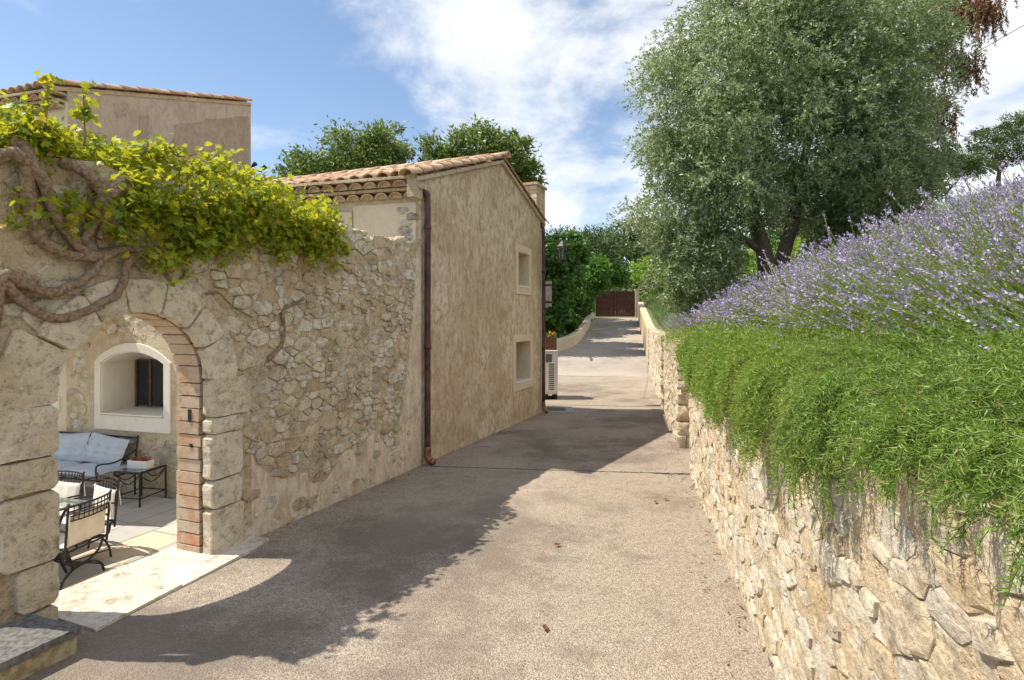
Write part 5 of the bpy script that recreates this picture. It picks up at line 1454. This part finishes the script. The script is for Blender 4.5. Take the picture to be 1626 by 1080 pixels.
# shrubs and trees left of the far driveway
GS = 'shrubs beside the curved low wall'
def gb(x, y): return (x, y, gz(y) - .1)
tree('fig_tree', 'dark green broad-leaved shrub beside the gable, above the planter box', 'shrub', gb(1.1, 26.5), lumps_px([(862, 430, 27.5, 46, 56, 1.4), (868, 485, 27.5, 36, 44, 1.2), (900, 405, 28, 36, 34, 1.2), (858, 530, 27, 24, 22, .9)]), 'dark_leaf', (.17, .9), 320, 40, 1.6, .12, 51, GS, .28, .3, tmpl=LOBED, limb=.8)
tree('fig_tree', 'bright green broad-leaved shrub spreading left of the brown gate', 'shrub', gb(3.0, 33), lumps_px([(930, 440, 34, 36, 32, 1.5), (965, 436, 38, 30, 20, 1.2), (915, 472, 33, 26, 30, 1.2), (895, 455, 32, 34, 40, 1.4)]), 'fig_leaf', (.20, .9), 330, 40, 1.6, .12, 52, GS, .28, .3, tmpl=LOBED, limb=.8)
tree('fig_tree', 'low shadowy shrub crowding the outer side of the curved wall', 'shrub', gb(2.0, 28.5), lumps_px([(893, 510, 29.5, 24, 18, .8), (872, 540, 27, 16, 12, .5), (915, 495, 32, 13, 14, .6)]), 'dark_leaf', (.17, .9), 150, 34, .6, .08, 53, GS, .28, .3, tmpl=LOBED, limb=.4)
tree('fig_tree', 'dark leafy shrub rising behind the lantern, over the curved wall', 'shrub', gb(2.4, 40), [((2.6, 40, 3.2), (2.0, 2.6, 1.9)), ((3.6, 37, 2.6), (1.4, 1.8, 1.5)), ((4.6, 42.5, 3.0), (1.4, 1.8, 1.6))], 'dark_leaf', (.26, .8), 260, 30, 2.0, .14, 62, GS, .28, .3, tmpl=LOBED, limb=1.)
GF = 'trees on the slope beyond the gate'
tree('pine_tree', 'rounded dark pine crown beyond the gate, left of the olive', 'tree', gb(4.6, 39), lumps_px([(900, 395, 38, 40, 26, 2.4), (945, 385, 39, 36, 22, 2.4), (930, 415, 39, 56, 30, 2.4)]), 'pine_leaf', (.26, .3), 330, 40, 3.2, .2, 54, GF, .26, .4, limb=2.6)
tree('pine_tree', 'olive-green pine crown beyond the gate, touching the olive', 'tree', gb(13, 58), lumps_px([(985, 385, 58, 34, 28, 3), (1020, 380, 58, 36, 34, 3), (1005, 420, 56, 46, 36, 3)]), 'pine_leaf', (.36, .3), 280, 38, 5.0, .3, 55, GF, .26, .4, limb=2.4)
tree('laurel_shrub', 'yellow-green leafy shrub behind the right end of the gate', 'shrub', gb(11.3, 47), lumps_px([(1035, 445, 46, 26, 34, 1.6), (1020, 430, 47, 18, 22, 1.2), (1060, 430, 45, 30, 40, 1.6)]), 'lime_leaf', (.20, .5), 180, 34, 1.8, .1, 56, None, .28, .3, limb=.9)
tree('laurel_shrub', 'sunlit yellow-green shrub glimpsed behind the olive trunk', 'shrub', tuple(Rw(16.5, -3.4, bank(16.5, 3.1))), lumps_px([(1190, 440, 16.5, 36, 40, .9), (1265, 420, 16.5, 40, 44, .9), (1300, 395, 17, 36, 34, .9)]), 'lime_leaf', (.11, .5), 220, 34, .7, .06, 57, None, .28, .3, limb=.4)
tree('dense_shrub', 'dark shrub filling the bank behind the olive trunk', 'shrub', tuple(Rw(19, -4.5, bank(19, 4.2))), lumps_px([(1110, 455, 19, 60, 40, 1.2), (1200, 400, 20, 90, 60, 1.4), (1310, 360, 20, 90, 60, 1.4), (1400, 320, 20, 70, 44, 1.2)]), 'dark_leaf', (.16, .5), 380, 34, 1.4, .1, 58, None, .28, .2, limb=.9)
def hillpt(px, Y):
    X = (px - CX) / F * Y; d = Vector((X, Y, 0)) - R0; return Vector((X, Y, bank(d.dot(RD), -d.dot(RN) - .3) - .1))
# plants on the crest right of the olive
tree('yucca_plant', 'dark spiky palm-like plant on the crest between lavender and olive', 'plant', tuple(hillpt(1468, 13.5)), lumps_px([(1468, 272, 13.5, 22, 24, .35)]), 'fig_leaf', (.34, .10), 40, 14, 1.5, .07, 59, None, .3, .1, limb=.2, droop=.25)
GH = 'pines on the hill crest'
tree('stone_pine', 'flat-topped pine on the hill crest at the end of the lavender', 'tree', tuple(hillpt(1590, 48)), lumps_px([(1560, 222, 48, 26, 16, 1.4), (1600, 205, 48, 32, 18, 1.6), (1635, 195, 48, 32, 20, 1.6), (1600, 240, 48, 60, 26, 2.0), (1540, 262, 46, 40, 20, 1.6)]), 'pine_leaf', (.26, .3), 300, 34, 2.2, .2, 60, GH, .24, .3, limb=1.2)
tree('stone_pine', 'low yellowish pine crown on the hill crest nearer the olive', 'tree', tuple(hillpt(1505, 44)), lumps_px([(1495, 256, 44, 26, 18, 1.2), (1530, 262, 44, 24, 14, 1.2), (1470, 270, 44, 20, 14, 1.)]), 'pine_leaf', (.24, .3), 230, 34, 1.2, .16, 61, GH, .24, .3, limb=.8)
# grey sage tufts under the olive
GT = 'grey tufts on the wall below the olive'
for k, (uu2, o2, lab) in enumerate(((10.6, .55, 'grey lavender tuft on the wall at the near side of the olive shade'), (12.9, .6, 'grey lavender tuft on the wall end under the olive'), (15.0, .6, 'grey lavender tuft on the far wall beyond the olive shade'))):
    c = Rw(uu2, -o2, bank(uu2, o2 - .3)); m = 1500; rn = np.random.default_rng(70 + k)
    d = unit(rn.normal(size=(m, 3)) * [.7, .7, .3] + [0, 0, .8]); pos = np.array(c) + rn.normal(size=(m, 3)) * [.12, .2, .03] + d * (.45 * rn.random(m) ** .6)[:, None]
    v_, f_ = scatter(LEAF, pos, d, unit(rn.normal(size=(m, 3))), .13, .012)
    tag(np_obj('sage_tuft', [(v_, f_, 0)], ['sage_leaf'], origin=tuple(c)), lab, 'shrub', GT)
# tall tree behind the olive with drooping rust-brown sprays
eb = Rw(15.5, -6.6, bank(15.5, 6.3)); ee = empty('gum_tree', eb, 'tall tree behind the olive with drooping rusty brown sprays at its edge', 'tree')
Ye = 15.6; mb = MB(); tk = at_y(1405, 120, Ye)
mb.tube(smooth_path([eb, at_y(1400, 230, Ye), tk, at_y(1420, 0, Ye), at_y(1430, -90, Ye)], 5), [.16 - .005 * i for i in range(21)], 8)
br = [[(1420, 60), (1480, 30), (1530, 8), (1580, 12)], [(1430, 0), (1490, -20), (1540, -16), (1575, 5)], [(1410, 100), (1470, 85), (1520, 80), (1550, 100)], [(1405, 150), (1450, 140), (1490, 150), (1500, 190)], [(1420, 20), (1470, 0), (1510, 4), (1530, 20)]]
bp = []
for b_ in br:
    pth = smooth_path([at_y(x, y, Ye + random.uniform(-.5, .3)) for x, y in b_], 6); mb.tube(pth, [.03 - .0013 * i for i in range(len(pth))], 5); bp.append(pth)
mb.build('trunk', 'bark', ee, smooth=True)
rn = np.random.default_rng(77); HP = []; HD = []
for i, pth in enumerate(bp):
    for p_ in pth[6:]:
        for k in range(7):
            q = np.array(p_) + rn.normal(size=3) * [.12, .2, .06]; L_ = rn.uniform(.35, .95); m = int(L_ * 70)
            f = np.sort(rn.random(m)); sw = rn.normal(size=3) * .12
            HP.append(q + np.outer(f * L_, [0, 0, -1.]) + np.outer(f ** 2, sw)); HD.append(np.tile([0, 0, -1.], (m, 1)) + rn.normal(size=(m, 3)) * .55)
HP = np.concatenate(HP); HD = np.concatenate(HD)
v_, f_ = scatter(LEAF, HP, HD, unit(rn.normal(size=HP.shape)), .10, .028)
tag(np_obj('brown_spray', [(v_, f_, 0)], ['brown_leaf'], ee), kind='stuff')
p, o = crown_points(lumps_px([(1440, 60, Ye, 60, 80, .9), (1450, 180, Ye, 40, 60, .7), (1420, -40, Ye, 70, 60, .9)]), 120, 30, rn, .3, .3); n = len(p)
v_, f_ = scatter(LEAF, p, unit(o * .5 + rn.normal(size=(n, 3)) * .5 + [0, 0, -.7]), unit(rn.normal(size=(n, 3))), .12, .025)
tag(np_obj('crown', [(v_, f_, 0)], ['gum_leaf'], ee), kind='stuff')
# fallen leaves on the driveway
GL = 'fallen leaves on the driveway'
for k, (x, y, lab) in enumerate(((1041, 800, 'fallen brown leaf on the sunlit driveway by the pale wall'), (885, 872, 'fallen brown leaf in the middle of the sunlit driveway'), (866, 1012, 'fallen brown leaf on the driveway near the leafy shadow'), (1058, 796, 'fallen brown leaf on the sunlit driveway nearest the pale wall'))):
    z = gz(6); c = at_z(x, y, z); z = gz(c.y) + .012; c.z = z
    a = random.uniform(0, 6); q = .022
    mb = MB(); mb.add([c + Vector((math.cos(a) * q * 1.6, math.sin(a) * q * 1.6, .012)), c + Vector((-math.sin(a) * q, math.cos(a) * q, .004)), c + Vector((-math.cos(a) * q * 1.6, -math.sin(a) * q * 1.6, .010)), c + Vector((math.sin(a) * q, -math.cos(a) * q, .014)), c], [(0, 1, 4), (1, 2, 4), (2, 3, 4), (3, 0, 4)])
    tag(mb.build('fallen_leaf', 'brown_leaf', origin=tuple(c)), lab, 'leaf', GL)
print('needles', NEEDLES, 'olive leaves', OLIVES, 'lavender stems', len(SP))

# wooded slope far beyond the gate, one mass
rn = np.random.default_rng(90); m = 26000
xw = rn.uniform(-25, 75, m); yw = rn.uniform(72, 92, m); top_w = 4.5 + 1.6 * np.sin(xw * .31) + 1.1 * np.sin(xw * .83 + 1) + .05 * np.maximum(0, xw) ** 1.15
zw = gz(60) + (yw - 60) * .05 + rn.random(m) ** .8 * top_w
v_, f_ = scatter(LEAF, np.stack([xw, yw, zw], 1), rn.normal(size=(m, 3)), unit(rn.normal(size=(m, 3)) + [0, -.5, .6]), .75, .5)
tag(np_obj('far_woodland', [(v_, f_, 0)], ['pine_leaf'], origin=(10, 80, 1)), 'distant green woodland on the slope beyond the gate', 'woodland', kind='stuff')

rn = np.random.default_rng(91); PL = []
for k in range(420):
    if rn.random() < .5: p = W(rn.uniform(-4.3, 4.8), abs(rn.normal(0, .10)) + .02, 0)
    else: p = Rw(rn.uniform(.5, 12), abs(rn.normal(0, .12)) + .02, 0)
    PL.append((p.x, p.y, gz(p.y) + .008))
PL = np.array(PL); m = len(PL)
v_, f_ = scatter(LEAF, PL, rn.normal(size=(m, 3)) * [1, 1, .15], np.tile([0, 0, 1.], (m, 1)) + rn.normal(size=(m, 3)) * .35, .03 + .02 * rn.random(m), .014)
tag(np_obj('leaf_litter', [(v_, f_, 0)], ['brown_leaf'], origin=(0, 6, gz(6))), 'scattered dry leaf litter along the feet of the walls', 'leaf litter', kind='stuff')

# rough grass over the upper hillside
rn = np.random.default_rng(95); m = 42000
ug = rn.uniform(-3, 60, m); og = .6 + 30 * rn.random(m) ** 1.7
gp_ = np.array([list(Rw(a, -b_, bank(a, b_ - .3) - .02)) for a, b_ in zip(ug, og)])
v_, f_ = scatter(NEEDLE, gp_, rn.normal(size=(m, 3)) * .45 + [0, 0, 1.], unit(rn.normal(size=(m, 3))), (.14 + .16 * rn.random(m)) * (1 + ug * .02), .02 + .0012 * np.abs(ug))
tag(np_obj('hillside_grass', [(v_, f_, 0)], ['lavender_leaf'], origin=(10, 12, 1)), 'rough green grass on the slope behind the lavender and olive', 'grass', kind='stuff')
